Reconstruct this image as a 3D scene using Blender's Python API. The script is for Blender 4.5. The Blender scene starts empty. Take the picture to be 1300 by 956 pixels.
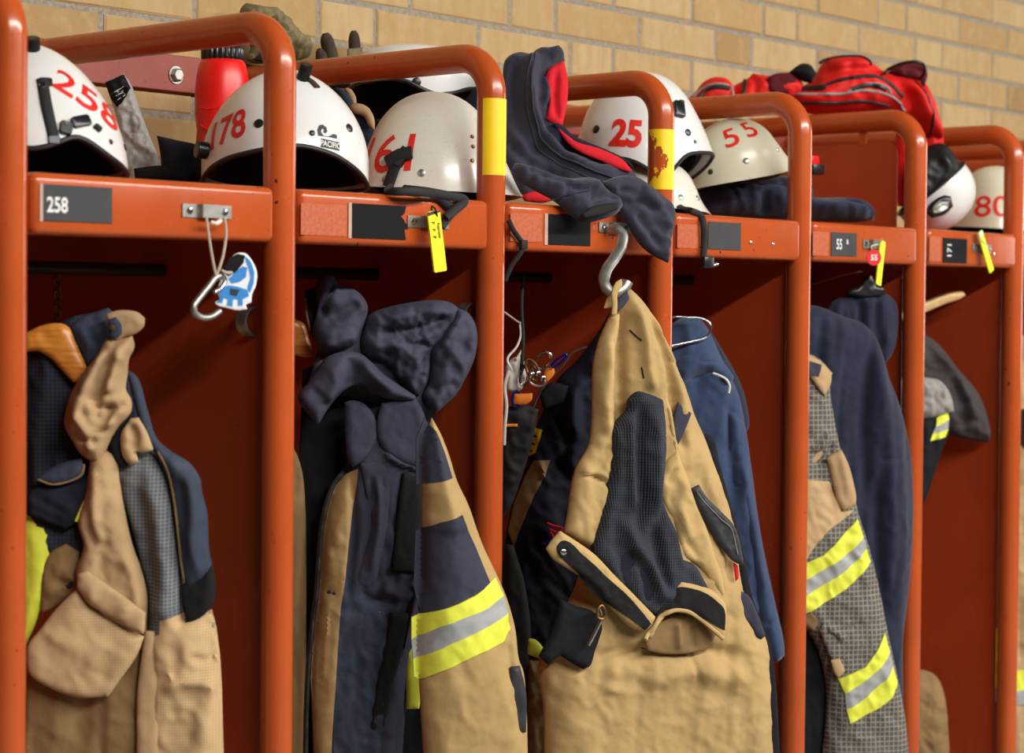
import bpy, bmesh, math, random
import numpy as np
from mathutils import Vector, Matrix
from mathutils.geometry import delaunay_2d_cdt
random.seed(7)
SC = bpy.context.scene
COL = SC.collection
PI = math.pi
def R(d): return math.radians(d)
# ------------------------------------------------------------------ camera
F_PX = 2478.9; PPX, PPY = 650.0, 433.0
CAM = np.array([-1.51429, -2.18769, 1.54216]); YAW, PITCH, ROLL = 0.858286, -0.023401, 0.0087213
FW = np.array([math.sin(YAW)*math.cos(PITCH), math.cos(YAW)*math.cos(PITCH), math.sin(PITCH)])
_r0 = np.array([math.cos(YAW), -math.sin(YAW), 0.0]); _u0 = np.cross(_r0, FW)
RT = math.cos(ROLL)*_r0 + math.sin(ROLL)*_u0
UP = -math.sin(ROLL)*_r0 + math.cos(ROLL)*_u0
def ray(x, y): return FW + (x-PPX)/F_PX*RT - (y-PPY)/F_PX*UP
def at(x, y, Y):
    d = ray(x, y); t = (Y-CAM[1])/d[1]; return CAM + t*d
def atx(x, y, X):
    d = ray(x, y); t = (X-CAM[0])/d[0]; return CAM + t*d
def atz(x, y, Z):
    d = ray(x, y); t = (Z-CAM[2])/d[2]; return CAM + t*d
def proj(P):
    d = np.asarray(P, float)-CAM; z = d @ FW
    return np.stack([PPX+F_PX*(d @ RT)/z, PPY-F_PX*(d @ UP)/z], -1)
cd = bpy.data.cameras.new('camera'); camo = bpy.data.objects.new('camera', cd); COL.objects.link(camo)
M = Matrix.Identity(4)
for i in range(3):
    M[i][0] = RT[i]; M[i][1] = UP[i]; M[i][2] = -FW[i]; M[i][3] = CAM[i]
camo.matrix_world = M
cd.sensor_width = 36; cd.lens = 36*F_PX/1300; cd.shift_y = -(478-PPY)/1300
cd.dof.use_dof = True; cd.dof.focus_distance = 3.42; cd.dof.aperture_fstop = 4.2
cd.clip_start = .05
SC.camera = camo
# ------------------------------------------------------------------ materials
def s2l(c):
    c = [v/255 for v in c]
    return tuple(v/12.92 if v <= .04045 else ((v+.055)/1.055)**2.4 for v in c) + (1,)
class NT:
    def __init__(s, name):
        s.m = bpy.data.materials.new(name); s.m.use_nodes = True
        s.t = s.m.node_tree; s.n = s.t.nodes; s.b = s.n['Principled BSDF']
    def add(s, kind, **kw):
        n = s.n.new(kind)
        for k, v in kw.items():
            if k in n.inputs and not hasattr(type(n), k): n.inputs[k].default_value = v
            else:
                try: setattr(n, k, v)
                except Exception: n.inputs[k].default_value = v
        return n
    def L(s, a, b): s.t.links.new(a, b)
    def coords(s, kind='Object'): return s.add('ShaderNodeTexCoord').outputs[kind]
    def noise(s, vec, scale, detail=3, rough=.55):
        n = s.add('ShaderNodeTexNoise'); n.inputs['Scale'].default_value = scale
        n.inputs['Detail'].default_value = detail; n.inputs['Roughness'].default_value = rough
        s.L(vec, n.inputs['Vector']); return n.outputs['Fac']
    def ramp(s, fac, stops):
        n = s.add('ShaderNodeValToRGB'); e = n.color_ramp.elements
        while len(e) < len(stops): e.new(.5)
        for k, (p, c) in enumerate(stops): e[k].position = p; e[k].color = c
        s.L(fac, n.inputs['Fac']); return n.outputs['Color']
    def mix(s, fac, a, b, blend='MIX'):
        n = s.add('ShaderNodeMix'); n.data_type = 'RGBA'; n.blend_type = blend
        for sock, v in ((n.inputs[0], fac), (n.inputs[6], a), (n.inputs[7], b)):
            if isinstance(v, (int, float, tuple)): sock.default_value = v
            else: s.L(v, sock)
        return n.outputs[2]
    def math(s, op, a, b=0.0):
        n = s.add('ShaderNodeMath'); n.operation = op
        for sock, v in ((n.inputs[0], a), (n.inputs[1], b)):
            if isinstance(v, (int, float)): sock.default_value = v
            else: s.L(v, sock)
        return n.outputs[0]
    def bump(s, h, strength=.3, dist=.001):
        n = s.add('ShaderNodeBump'); n.inputs['Strength'].default_value = strength
        n.inputs['Distance'].default_value = dist
        s.L(h, n.inputs['Height']); s.L(n.outputs['Normal'], s.b.inputs['Normal'])
    def base(s, c, rough=.5, metal=0, spec=.5):
        if isinstance(c, tuple): s.b.inputs['Base Color'].default_value = c
        else: s.L(c, s.b.inputs['Base Color'])
        if isinstance(rough, (int, float)): s.b.inputs['Roughness'].default_value = rough
        else: s.L(rough, s.b.inputs['Roughness'])
        s.b.inputs['Metallic'].default_value = metal
        s.b.inputs['Specular IOR Level'].default_value = spec
MAT = {}
def plain(name, c, rough=.5, metal=0, spec=.5, var=.08, scale=30, bump=0):
    t = NT(name); co = t.coords(); f = t.noise(co, scale, 3)
    c0 = s2l(c); lo = tuple(v*(1-var) for v in c0[:3])+(1,); hi = tuple(min(1, v*(1+var)) for v in c0[:3])+(1,)
    t.base(t.ramp(f, [(.3, lo), (.7, hi)]), rough, metal, spec)
    if bump: t.bump(t.noise(co, scale*8, 2), bump, .0006)
    MAT[name] = t.m; return t.m
def fabric(name, c, var=.16, weave=900, bump=.35, rough=.85, blotch=9, worn=None, sheen=0.0):
    t = NT(name); co = t.coords(); c0 = s2l(c)
    lo = tuple(v*(1-var) for v in c0[:3])+(1,); hi = tuple(min(1, v*(1+var)) for v in c0[:3])+(1,)
    col = t.ramp(t.noise(co, blotch, 5, .62), [(.32, lo), (.68, hi)])
    if worn:
        col = t.mix(t.ramp(t.noise(co, 14, 6, .7), [(.56, (0, 0, 0, 1)), (.72, (.55, .55, .55, 1))]), col, s2l(worn))
    f2 = t.noise(co, weave, 2)
    col = t.mix(t.ramp(f2, [(.3, (.0, .0, .0, 1)), (.7, (.28, .28, .28, 1))]), col, tuple(v*.6 for v in c0[:3])+(1,))
    t.base(col, rough, 0, .25)
    if sheen: t.b.inputs['Sheen Weight'].default_value = sheen
    h = t.math('ADD', t.math('MULTIPLY', f2, .5), t.noise(co, 140, 4, .6))
    t.bump(h, bump, .0012)
    MAT[name] = t.m; return t.m
def ripstop(name, c, cl, cell=.0055, wid=.2, bump=.3):
    t = NT(name); co = t.coords(); sp = t.add('ShaderNodeSeparateXYZ'); t.L(co, sp.inputs[0])
    def line(ax):
        v = t.math('FRACT', t.math('DIVIDE', sp.outputs[ax], cell)); return t.math('LESS_THAN', v, wid)
    g = t.math('MAXIMUM', line(0), line(2))
    c0 = s2l(c); n = t.noise(co, 12, 4)
    base = t.ramp(n, [(.3, tuple(v*.8 for v in c0[:3])+(1,)), (.7, tuple(v*1.2 for v in c0[:3])+(1,))])
    t.base(t.mix(t.math('MULTIPLY', g, .8), base, s2l(cl)), .85, 0, .25)
    t.bump(t.math('ADD', g, t.noise(co, 160, 3)), bump, .0008)
    MAT[name] = t.m; return t.m
def ribbed(name, c, pitch=.0035, vert=True):
    t = NT(name); co = t.coords(); sp = t.add('ShaderNodeSeparateXYZ'); t.L(co, sp.inputs[0])
    a = t.math('SINE', t.math('MULTIPLY', sp.outputs[0], 2*PI/pitch)); b = t.math('SINE', t.math('MULTIPLY', sp.outputs[2], 2*PI/(pitch*1.4)))
    c0 = s2l(c); col = t.ramp(t.noise(co, 10, 4), [(.3, tuple(v*.8 for v in c0[:3])+(1,)), (.7, tuple(v*1.25 for v in c0[:3])+(1,))])
    t.base(col, .85, 0, .25); t.bump(t.math('ADD', a, t.math('MULTIPLY', b, .5)), .5, .0012)
    MAT[name] = t.m; return t.m
# red-oxide enamel
def enamel(name, c, chips=.0, rough=.27):
    t = NT(name); co = t.add('ShaderNodeNewGeometry').outputs['Position']; c0 = s2l(c)
    col = t.ramp(t.noise(co, 5, 4), [(.3, tuple(v*.9 for v in c0[:3])+(1,)), (.7, tuple(min(1, v*1.1) for v in c0[:3])+(1,))])
    # small chips and scuffs
    big = t.ramp(t.noise(co, 3.3, 2), [(.45, (0, 0, 0, 1)), (.6, (1, 1, 1, 1))])
    sp = t.ramp(t.noise(co, 95, 2, .5), [(.72-.02*chips, (0, 0, 0, 1)), (.75-.02*chips, (1, 1, 1, 1))])
    col = t.mix(t.math('MULTIPLY', big, sp), col, s2l((52, 30, 26)))
    sc = t.ramp(t.noise(co, 60, 4, .7), [(.62, (0, 0, 0, 1)), (.8, (.35, .35, .35, 1))])
    col = t.mix(sc, col, s2l((214, 112, 78)))
    t.base(col, t.math('ADD', t.math('MULTIPLY', t.noise(co, 22, 4), .16), rough-.08), 0, .5)
    t.bump(t.noise(co, 260, 2), .05, .0005)
    MAT[name] = t.m; return t.m
enamel('red_oxide_enamel', (178, 78, 33), 1.0, .22)
enamel('red_oxide_panel', (170, 62, 25), .3, .45)
enamel('red_oxide_bar', (138, 56, 42), .5, .5)
plain('tape_yellow', (246, 205, 20), .4, var=.05, bump=.05)
plain('plate_grey', (66, 66, 68), .5, spec=.15); plain('plate_black', (22, 22, 24), .6, spec=.12); plain('clear_edge', (190, 160, 145), .3)
plain('lettering_white', (225, 222, 216), .5); plain('lettering_red', (216, 34, 24), .45, var=.14, scale=60)
plain('galvanised', (165, 163, 156), .38, .85, var=.2, scale=50); plain('chrome', (200, 200, 200), .18, 1)
plain('dark_steel', (70, 66, 58), .45, .7); plain('brass_chain', (120, 84, 40), .4, .8)
plain('black_rubber', (22, 22, 23), .5, bump=.1); plain('black_plastic', (24, 25, 27), .33); plain('black_webbing', (20, 20, 22), .75, bump=.5, scale=60)
plain('lining_black', (13, 13, 14), .85, bump=.5, scale=20)
plain('red_plastic', (222, 24, 20), .35, var=.04); plain('tag_yellow', (236, 222, 20), .4, var=.03); plain('tag_fluor', (232, 240, 30), .45, var=.03)
plain('tag_red', (214, 24, 30), .4); plain('tag_blue', (40, 130, 205), .45); plain('tag_white', (232, 234, 236), .4)
plain('cord_grey', (176, 160, 140), .7); plain('cord_white', (220, 215, 205), .7); plain('orange_web', (236, 130, 24), .7, bump=.3); plain('blue_metal', (20, 40, 150), .25, .6)
plain('worn_label', (178, 86, 50), .6, var=.22, scale=160)
plain('light_varnish', (205, 170, 112), .4, var=.12, scale=14)
def wood(name, c1, c2):
    t = NT(name); co = t.coords(); mp = t.add('ShaderNodeMapping'); mp.inputs['Scale'].default_value = (6, 6, 60); t.L(co, mp.inputs[0])
    t.base(t.ramp(t.noise(mp.outputs[0], 3, 4), [(.3, s2l(c1)), (.7, s2l(c2))]), .32); MAT[name] = t.m
wood('varnished_wood', (176, 104, 34), (218, 146, 60)); wood('pale_wood', (200, 160, 100), (226, 190, 132))
def shellmat(name, c, dirt=0.0, rough=.22):
    t = NT(name); co = t.coords(); c0 = s2l(c)
    col = t.ramp(t.noise(co, 9, 4), [(.3, tuple(v*.95 for v in c0[:3])+(1,)), (.7, c0)])
    if dirt:
        d = t.ramp(t.noise(co, 190, 3, .7), [(.64, (0, 0, 0, 1)), (.72, (1, 1, 1, 1))])
        w = t.ramp(t.noise(co, 11, 3), [(.42, (0, 0, 0, 1)), (.68, (dirt, dirt, dirt, 1))])
        col = t.mix(t.math('MULTIPLY', d, w), col, s2l((112, 104, 90)))
        mp = t.add('ShaderNodeMapping'); mp.inputs['Scale'].default_value = (10, 10, 80); mp.inputs['Rotation'].default_value = (.6, .3, .2); t.L(co, mp.inputs[0])
        sc = t.ramp(t.noise(mp.outputs[0], 6, 3), [(.66, (0, 0, 0, 1)), (.72, (dirt*.5,)*3+(1,))])
        col = t.mix(sc, col, s2l((140, 132, 118)))
    t.base(col, rough, 0, .5); t.b.inputs['Coat Weight'].default_value = .2; t.b.inputs['Coat Roughness'].default_value = .12
    MAT[name] = t.m
shellmat('shell_white', (222, 222, 219), .25); shellmat('shell_worn', (220, 216, 203), 1.0, .3); shellmat('shell_cream', (214, 210, 184), .35, .3)
TAN = (180, 150, 100)
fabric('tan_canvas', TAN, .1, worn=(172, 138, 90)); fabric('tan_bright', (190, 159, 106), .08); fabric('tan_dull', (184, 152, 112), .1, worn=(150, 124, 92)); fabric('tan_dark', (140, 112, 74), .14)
fabric('navy_shell', (56, 57, 72), .12); fabric('navy_collar', (66, 66, 82), .12); fabric('navy_fleece', (52, 52, 67), .15, weave=500, bump=.5, sheen=.15); fabric('navy_deep', (30, 32, 46), .15)
fabric('blue_sweat', (51, 67, 98), .12, weave=500, sheen=.2); fabric('navy_sweat', (35, 39, 60), .12, weave=500, sheen=.15); fabric('charcoal_blue', (56, 64, 80), .16, worn=(84, 92, 106))
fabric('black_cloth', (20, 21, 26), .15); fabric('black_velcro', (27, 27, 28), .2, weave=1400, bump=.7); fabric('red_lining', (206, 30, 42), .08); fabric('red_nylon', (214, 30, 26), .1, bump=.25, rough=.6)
fabric('maroon_lining', (88, 18, 26), .2); fabric('grey_cotton', (150, 146, 140), .2, blotch=40); fabric('olive_cloth', (120, 108, 78), .25, blotch=30); fabric('glove_brown', (66, 54, 44), .3, blotch=40); fabric('grey_brown', (66, 60, 60), .2)
fabric('fluor_yellow', (226, 232, 76), .05, bump=.15, rough=.6); fabric('reflective_silver', (162, 164, 164), .12, bump=.1, rough=.45, blotch=20); fabric('leather_dark', (52, 52, 56), .25, blotch=30, rough=.5); fabric('yellow_label', (226, 190, 24), .1)
ripstop('grey_check', (88, 92, 98), (138, 140, 138)); ripstop('olive_check', (88, 84, 78), (152, 148, 136), .0105, .2); ripstop('dark_check', (34, 38, 50), (54, 60, 72), .006, .2)
ripstop('tan_check', (186, 154, 112), (200, 170, 128), .004, .3)
ribbed('navy_rib', (50, 54, 63))
# ------------------------------------------------------------------ objects
def new_obj(name, verts, faces, mat, parent=None, smooth=True, angle=None, loc=None, rot=None, mats=None, fmat=None):
    me = bpy.data.meshes.new(name)
    V = np.asarray(verts, float)
    pl = Vector(parent.location) if parent and parent.type == 'EMPTY' or parent else Vector((0, 0, 0))
    me.from_pydata([tuple(v) for v in V], [], [tuple(int(i) for i in f) for f in faces])
    for mm in (mats or [mat]): me.materials.append(MAT[mm] if isinstance(mm, str) else mm)
    if fmat is not None:
        me.polygons.foreach_set('material_index', np.asarray(fmat, np.int32))
    bm = bmesh.new(); bm.from_mesh(me); bmesh.ops.recalc_face_normals(bm, faces=bm.faces); bm.to_mesh(me); bm.free()
    me.polygons.foreach_set('use_smooth', [smooth]*len(me.polygons))
    if smooth and angle:
        try: me.set_sharp_from_angle(angle=R(angle))
        except Exception: pass
    o = bpy.data.objects.new(name, me); COL.objects.link(o)
    if loc is not None: o.location = loc
    if rot is not None: o.rotation_euler = rot
    if parent: setp(o, parent)
    return o
def wmat(o):
    m = o.matrix_basis.copy()
    if o.parent: m = wmat(o.parent) @ o.matrix_parent_inverse @ m
    return m
def setp(o, parent):
    w = o.matrix_basis.copy(); o.parent = parent; o.matrix_parent_inverse = wmat(parent).inverted()
    return o
def tag(o, label, cat, group=None):
    o['label'] = label; o['category'] = cat
    if group: o['group'] = group
    return o
def thing(name, label, cat, loc, group=None):
    o = bpy.data.objects.new(name, None); o.empty_display_size = .05; COL.objects.link(o)
    o.location = tuple(loc); return tag(o, label, cat, group)
def struct(o): o['kind'] = 'structure'; return o
class MB:
    def __init__(s): s.v = []; s.f = []
    def add(s, v, f):
        b = len(s.v); s.v += [tuple(p) for p in v]; s.f += [tuple(i+b for i in q) for q in f]; return s
    def box(s, x0, x1, y0, y1, z0, z1, bev=0, seg=2):
        bm = bmesh.new(); bmesh.ops.create_cube(bm, size=1)
        for v in bm.verts:
            v.co = ((x0+x1)/2+v.co.x*(x1-x0), (y0+y1)/2+v.co.y*(y1-y0), (z0+z1)/2+v.co.z*(z1-z0))
        if bev: bmesh.ops.bevel(bm, geom=list(bm.edges), offset=bev, segments=seg, affect='EDGES', profile=.5)
        s.bm(bm); return s
    def bm(s, bm, mat=None):
        bm.verts.index_update()
        s.add([tuple(mat @ v.co if mat else v.co) for v in bm.verts], [[v.index for v in f.verts] for f in bm.faces]); bm.free()
    def tube(s, pts, r, n=10, cap=True, closed=False, flat=1.0, upv=None):
        P = [np.asarray(p, float) for p in pts]; N = len(P)
        rr = r if hasattr(r, '__len__') else [r]*N
        T = []
        for i in range(N):
            a = P[(i-1) % N] if (closed or i > 0) else P[i]; b = P[(i+1) % N] if (closed or i < N-1) else P[i]
            t = b-a; T.append(t/(np.linalg.norm(t)+1e-12))
        ref = np.asarray(upv, float) if upv is not None else (np.array([0, 0, 1.]) if abs(T[0][2]) < .9 else np.array([1., 0, 0]))
        nx = np.cross(T[0], ref); nx /= np.linalg.norm(nx)+1e-12
        vs = []; fs = []
        for i in range(N):
            if upv is not None: nx = np.cross(T[i], ref)
            nx = nx-T[i]*(nx @ T[i]); nx /= np.linalg.norm(nx)+1e-12; ny = np.cross(T[i], nx)
            for k in range(n):
                a = 2*PI*k/n; vs.append(P[i]+rr[i]*(math.cos(a)*nx+flat*math.sin(a)*ny))
        m = N if closed else N-1
        for i in range(m):
            for k in range(n):
                j = (i+1) % N
                fs.append((i*n+k, i*n+(k+1) % n, j*n+(k+1) % n, j*n+k))
        if cap and not closed:
            fs.append(tuple(range(n-1, -1, -1))); fs.append(tuple((N-1)*n+k for k in range(n)))
        return s.add(vs, fs)
    def lathe(s, prof, c=(0, 0, 0), n=32, axis=None):
        vs = []; fs = []; m = len(prof)
        ax = np.array([0, 0, 1.]) if axis is None else np.asarray(axis, float)/np.linalg.norm(axis)
        e1 = np.cross(ax, [0, 0, 1.] if abs(ax[2]) < .9 else [1., 0, 0]); e1 /= np.linalg.norm(e1); e2 = np.cross(ax, e1)
        for r_, z in prof:
            for k in range(n):
                a = 2*PI*k/n; vs.append(np.asarray(c)+r_*(math.cos(a)*e1+math.sin(a)*e2)+z*ax)
        for i in range(m-1):
            for k in range(n): fs.append((i*n+k, i*n+(k+1) % n, (i+1)*n+(k+1) % n, (i+1)*n+k))
        fs.append(tuple(range(n))); fs.append(tuple((m-1)*n+k for k in range(n)))
        return s.add(vs, fs)
    def build(s, name, mat, parent=None, smooth=True, angle=40, origin=None):
        V = np.asarray(s.v, float)
        o0 = np.asarray(origin, float) if origin is not None else (V.min(0)+V.max(0))/2
        return new_obj(name, V-o0, s.f, mat, parent, smooth, angle, loc=tuple(o0))
def smooth_path(pts, step=None, closed=False, n=8):
    P = np.asarray(pts, float); N = len(P); out = []
    m = N if closed else N-1
    for i in range(m):
        if closed: p0, p1, p2, p3 = P[(i-1) % N], P[i], P[(i+1) % N], P[(i+2) % N]
        else: p0, p1, p2, p3 = P[max(i-1, 0)], P[i], P[i+1], P[min(i+2, N-1)]
        L = np.linalg.norm(p2-p1); k = max(1, int(round(L/step))) if step else n
        d0 = max(np.linalg.norm(p1-p0)**.5, 1e-6); d1 = max(L**.5, 1e-6); d2 = max(np.linalg.norm(p3-p2)**.5, 1e-6)
        m1 = (p2-p1) if (p0 == p1).all() else ((p1-p0)/d0-(p2-p0)/(d0+d1)+(p2-p1)/d1)*d1
        m2 = (p2-p1) if (p3 == p2).all() else ((p2-p1)/d1-(p3-p1)/(d1+d2)+(p3-p2)/d2)*d1
        for j in range(k):
            t = j/k; out.append((2*t**3-3*t*t+1)*p1+(t**3-2*t*t+t)*m1+(-2*t**3+3*t*t)*p2+(t**3-t*t)*m2)
    if not closed: out.append(P[-1])
    return np.array(out)
# ------------------------------------------------------------------ cloth
def vnoise(x, y, seed=0):
    xi = np.floor(x).astype(np.int64); yi = np.floor(y).astype(np.int64); xf = x-xi; yf = y-yi
    def h(a, b):
        n = (a*374761393+b*668265263+seed*974711) & 0x7fffffff
        n = ((n ^ (n >> 13))*1274126177) & 0x7fffffff
        return ((n ^ (n >> 16)) & 0xffff)/65535.0*2-1
    u = xf*xf*xf*(xf*(xf*6-15)+10); v = yf*yf*yf*(yf*(yf*6-15)+10)
    return (h(xi, yi)*(1-u)+h(xi+1, yi)*u)*(1-v)+(h(xi, yi+1)*(1-u)+h(xi+1, yi+1)*u)*v
def seg_dist(P, poly, closed=False):
    A = np.asarray(poly, float); B = np.roll(A, -1, 0) if closed else A[1:]; A = A if closed else A[:-1]
    best = np.full(len(P), 1e9); tp = np.zeros(len(P)); sd = np.zeros(len(P)); n = len(A)
    for i in range(n):
        d = B[i]-A[i]; L2 = d @ d+1e-18; w = P-A[i]
        t = np.clip(w @ d/L2, 0, 1); q = w-t[:, None]*d; dist = np.hypot(q[:, 0], q[:, 1])
        k = dist < best; best[k] = dist[k]; tp[k] = ((i+t)/n)[k]
        cr = d[0]*w[:, 1]-d[1]*w[:, 0]; sd[k] = np.sign(cr)[k]
    return best, tp, sd
def inside(P, poly):
    x, y = P[:, 0], P[:, 1]; r = np.zeros(len(P), bool); n = len(poly); j = n-1
    for i in range(n):
        xi, yi = poly[i]; xj, yj = poly[j]
        c = ((yi > y) != (yj > y)) & (x < (xj-xi)*(y-yi)/(yj-yi+1e-18)+xi); r ^= c; j = i
    return r
class Plane:
    """local frame standing in the place: a = heading of its right-hand axis below +x, tilt = lean of its top away from the viewer"""
    def __init__(s, O, a=40, tilt=0):
        s.O = np.asarray(O, float); a = R(a); s.a = a; t = R(tilt); s.t = t
        s.U = np.array([math.cos(a), -math.sin(a), 0]); N0 = np.array([-math.sin(a), -math.cos(a), 0]); z = np.array([0, 0, 1.])
        s.V = math.cos(t)*z-math.sin(t)*N0; s.N = math.cos(t)*N0+math.sin(t)*z
    def uv(s, pts, off=0.0):
        out = []
        for x, y in pts:
            d = ray(x, y); O = s.O+off*s.N; t = ((O-CAM) @ s.N)/(d @ s.N); P = CAM+t*d-s.O
            out.append((P @ s.U, P @ s.V))
        return np.array(out)
    def world(s, u, v, h): return s.O+u*s.U+v*s.V+h*s.N
    def rot(s): return Matrix((s.U, -s.N, s.V)).transposed().to_euler()
def puff(d, T, Rr):
    # a turned cloth edge a few millimetres thick, then a soft swell
    te = min(.0055, .3*T+.0012); te = min(te, T); Re = min(.005, Rr)
    a = np.clip(d/Re, 0, 1); b = np.clip(d/(Rr*1.25), 0, 1)
    return te*np.sqrt(np.maximum(1-(1-a)**2, 0))+(T-te)*(1-(1-b)**2.2)
class Field:
    def __init__(s, pl, T, Rr, off, poly, creases, wr, bend=None, base=None):
        s.pl, s.T, s.R, s.off, s.poly, s.wr, s.bend, s.base = pl, T, Rr, off, poly, wr, bend, base
        s.cr = []
        for c in creases:
            pts, amp, w = c[0], c[1], c[2]; kind = c[3] if len(c) > 3 else 'g'
            s.cr.append((smooth_path(pl.uv(pts, off), n=5), amp*1.45, w*1.05, kind))
    def __call__(s, P, d=None):
        if d is None: d = seg_dist(P, s.poly, True)[0]
        h = puff(d, s.T, s.R)
        k = np.clip(d/.009, 0, 1); k = k*k*(3-2*k)
        e = np.zeros(len(P))
        for q, amp, w, kind in s.cr:
            ds, tp, sd = seg_dist(P, q); tap = np.clip(np.minimum(tp, 1-tp)*5, 0, 1) if kind != 'f' else 1
            tap = tap*tap*(3-2*tap) if kind != 'f' else 1
            if kind == 's':      # one-sided step: a fold that overlaps what lies to the right of its path
                e += amp*tap*np.where(sd > 0, np.exp(-(ds/w)**2), np.exp(-(ds/(w*.25))**2))
            else: e += amp*tap*np.exp(-(ds/w)**2)
        for (amp, su, sv, ang, ridge, seed) in s.wr:
            c, sn = math.cos(R(ang)), math.sin(R(ang)); x = (P[:, 0]*c+P[:, 1]*sn); y = (-P[:, 0]*sn+P[:, 1]*c)
            wx = x+.3*su*vnoise(x/su*.7+3, y/sv*1.3, seed+9)
            n = vnoise(wx/su, y/sv, seed)+.45*vnoise(wx/su*2.1+5, y/sv*2.1, seed+1)
            if ridge: n = (1-np.abs(n)*1.6)
            e += amp*n
        h = h+k*e
        if s.bend is not None: h = h+s.bend(P)
        if s.base is not None: h = h+s.base(P)
        return s.off+h
def drape(amp, su=.03, seed=1, ang=0, ridge=False, sv=None): return (amp, su, sv or su*6, ang, ridge, seed)
def crumple(amp, su=.03, seed=2, ang=30, ridge=True): return (amp, su, su*1.6, ang, ridge, seed)
def mesh_poly(poly, res, extra=None):
    lo, hi = poly.min(0), poly.max(0); xs = np.arange(lo[0], hi[0], res); ys = np.arange(lo[1], hi[1], res*.87)
    G = np.array([(x+(res/2 if j % 2 else 0), y) for j, y in enumerate(ys) for x in xs])
    n = len(poly)
    if len(G):
        G = G[inside(G, poly)]
    if len(G):
        d = seg_dist(G, poly, True)[0]; G = G[d > res*.45]
    # a ring close to the edge
    tan = np.roll(poly, -1, 0)-np.roll(poly, 1, 0); nrm = np.stack([-tan[:, 1], tan[:, 0]], 1); nrm /= np.linalg.norm(nrm, axis=1)[:, None]+1e-12
    ring = np.concatenate([poly+nrm*res*.22, poly-nrm*res*.22]); ring = ring[inside(ring, poly)]
    if len(ring):
        d = seg_dist(ring, poly, True)[0]; ring = ring[d > res*.15]
    pts = np.concatenate([poly, G, ring]) if len(G) else np.concatenate([poly, ring])
    v, e, f, *_ = delaunay_2d_cdt([Vector(p) for p in pts], [(i, (i+1) % n) for i in range(n)], [], 1, 1e-7)
    V = np.array([tuple(p) for p in v]); f = [tuple(t) for t in f]
    if f:
        C = np.array([V[list(t)].mean(0) for t in f]); ok = inside(C, poly); f = [t for t, k in zip(f, ok) if k]
    return V, f
def outline_uv(pl, outline, off, res, sharp=False, px=True, corner=52):
    uv = pl.uv(outline, off) if px else np.asarray(outline, float)
    if sharp:
        out = []
        for i in range(len(uv)):
            a, b = uv[i], uv[(i+1) % len(uv)]; k = max(1, int(np.linalg.norm(b-a)/res))
            out += [a+(b-a)*j/k for j in range(k)]
        return np.array(out)
    # smooth between the corners, keep the corners crisp
    n = len(uv); a = uv-np.roll(uv, 1, 0); b = np.roll(uv, -1, 0)-uv
    ang = np.abs((np.arctan2(b[:, 1], b[:, 0])-np.arctan2(a[:, 1], a[:, 0])+PI) % (2*PI)-PI)
    ci = [i for i in range(n) if ang[i] > R(corner)]
    if not ci: return smooth_path(uv, res, True)
    out = []
    for j, c in enumerate(ci):
        e = ci[(j+1) % len(ci)]; e = e if e > c else e+n
        out.append(smooth_path([uv[i % n] for i in range(c, e+1)], res)[:-1])
    return np.concatenate(out)
def cloth(name, parent, pl, outline, mat, T=.02, Rr=.03, off=0.0, creases=(), wr=(), tb=None, res=.006, sharp=False, bend=None, base=None, px=True):
    """a padded piece of cloth: closed solid with a front and a back, its own bulge and folds"""
    if T <= .0201 and tb is None: tb = T*.6
    T = T*.5 if T <= .0201 else T*.9
    poly = outline_uv(pl, outline, off, res, sharp, px)
    V, f = mesh_poly(poly, res)
    sd = (len(name)*7+int(abs(poly[0, 0])*977)) % 50
    wr = list(wr)+[crumple(.0017*min(1, T/.008), .034, sd, sd*13), crumple(.0008*min(1, T/.006), .013, sd+3, sd*29)]
    F = Field(pl, T, Rr, off, poly, creases, wr, bend, base)
    d = seg_dist(V, poly, True)[0]; edge = d < 1e-5
    h = F(V, d)
    tb = T*.7 if tb is None else tb
    hb = off-puff(d, tb, Rr)
    if bend is not None: hb = hb+bend(V)
    if base is not None: hb = hb+base(V)
    hb = np.minimum(hb, h-.0012)
    hb[edge] = h[edge]
    n = len(V); idx = np.arange(n); bidx = idx.copy(); k = n; back = []
    for i in range(n):
        if not edge[i]: bidx[i] = k; k += 1; back.append(i)
    verts = np.concatenate([np.stack([V[:, 0], -h, V[:, 1]], 1), np.stack([V[back, 0], -hb[back], V[back, 1]], 1)])
    faces = [t_ for t_ in f]+[tuple(bidx[list(t_)][::-1]) for t_ in f]
    o = new_obj(name, verts, faces, mat, parent, True, None, loc=tuple(pl.O), rot=pl.rot())
    o['_'] = 0; del o['_']
    return o, F
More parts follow.
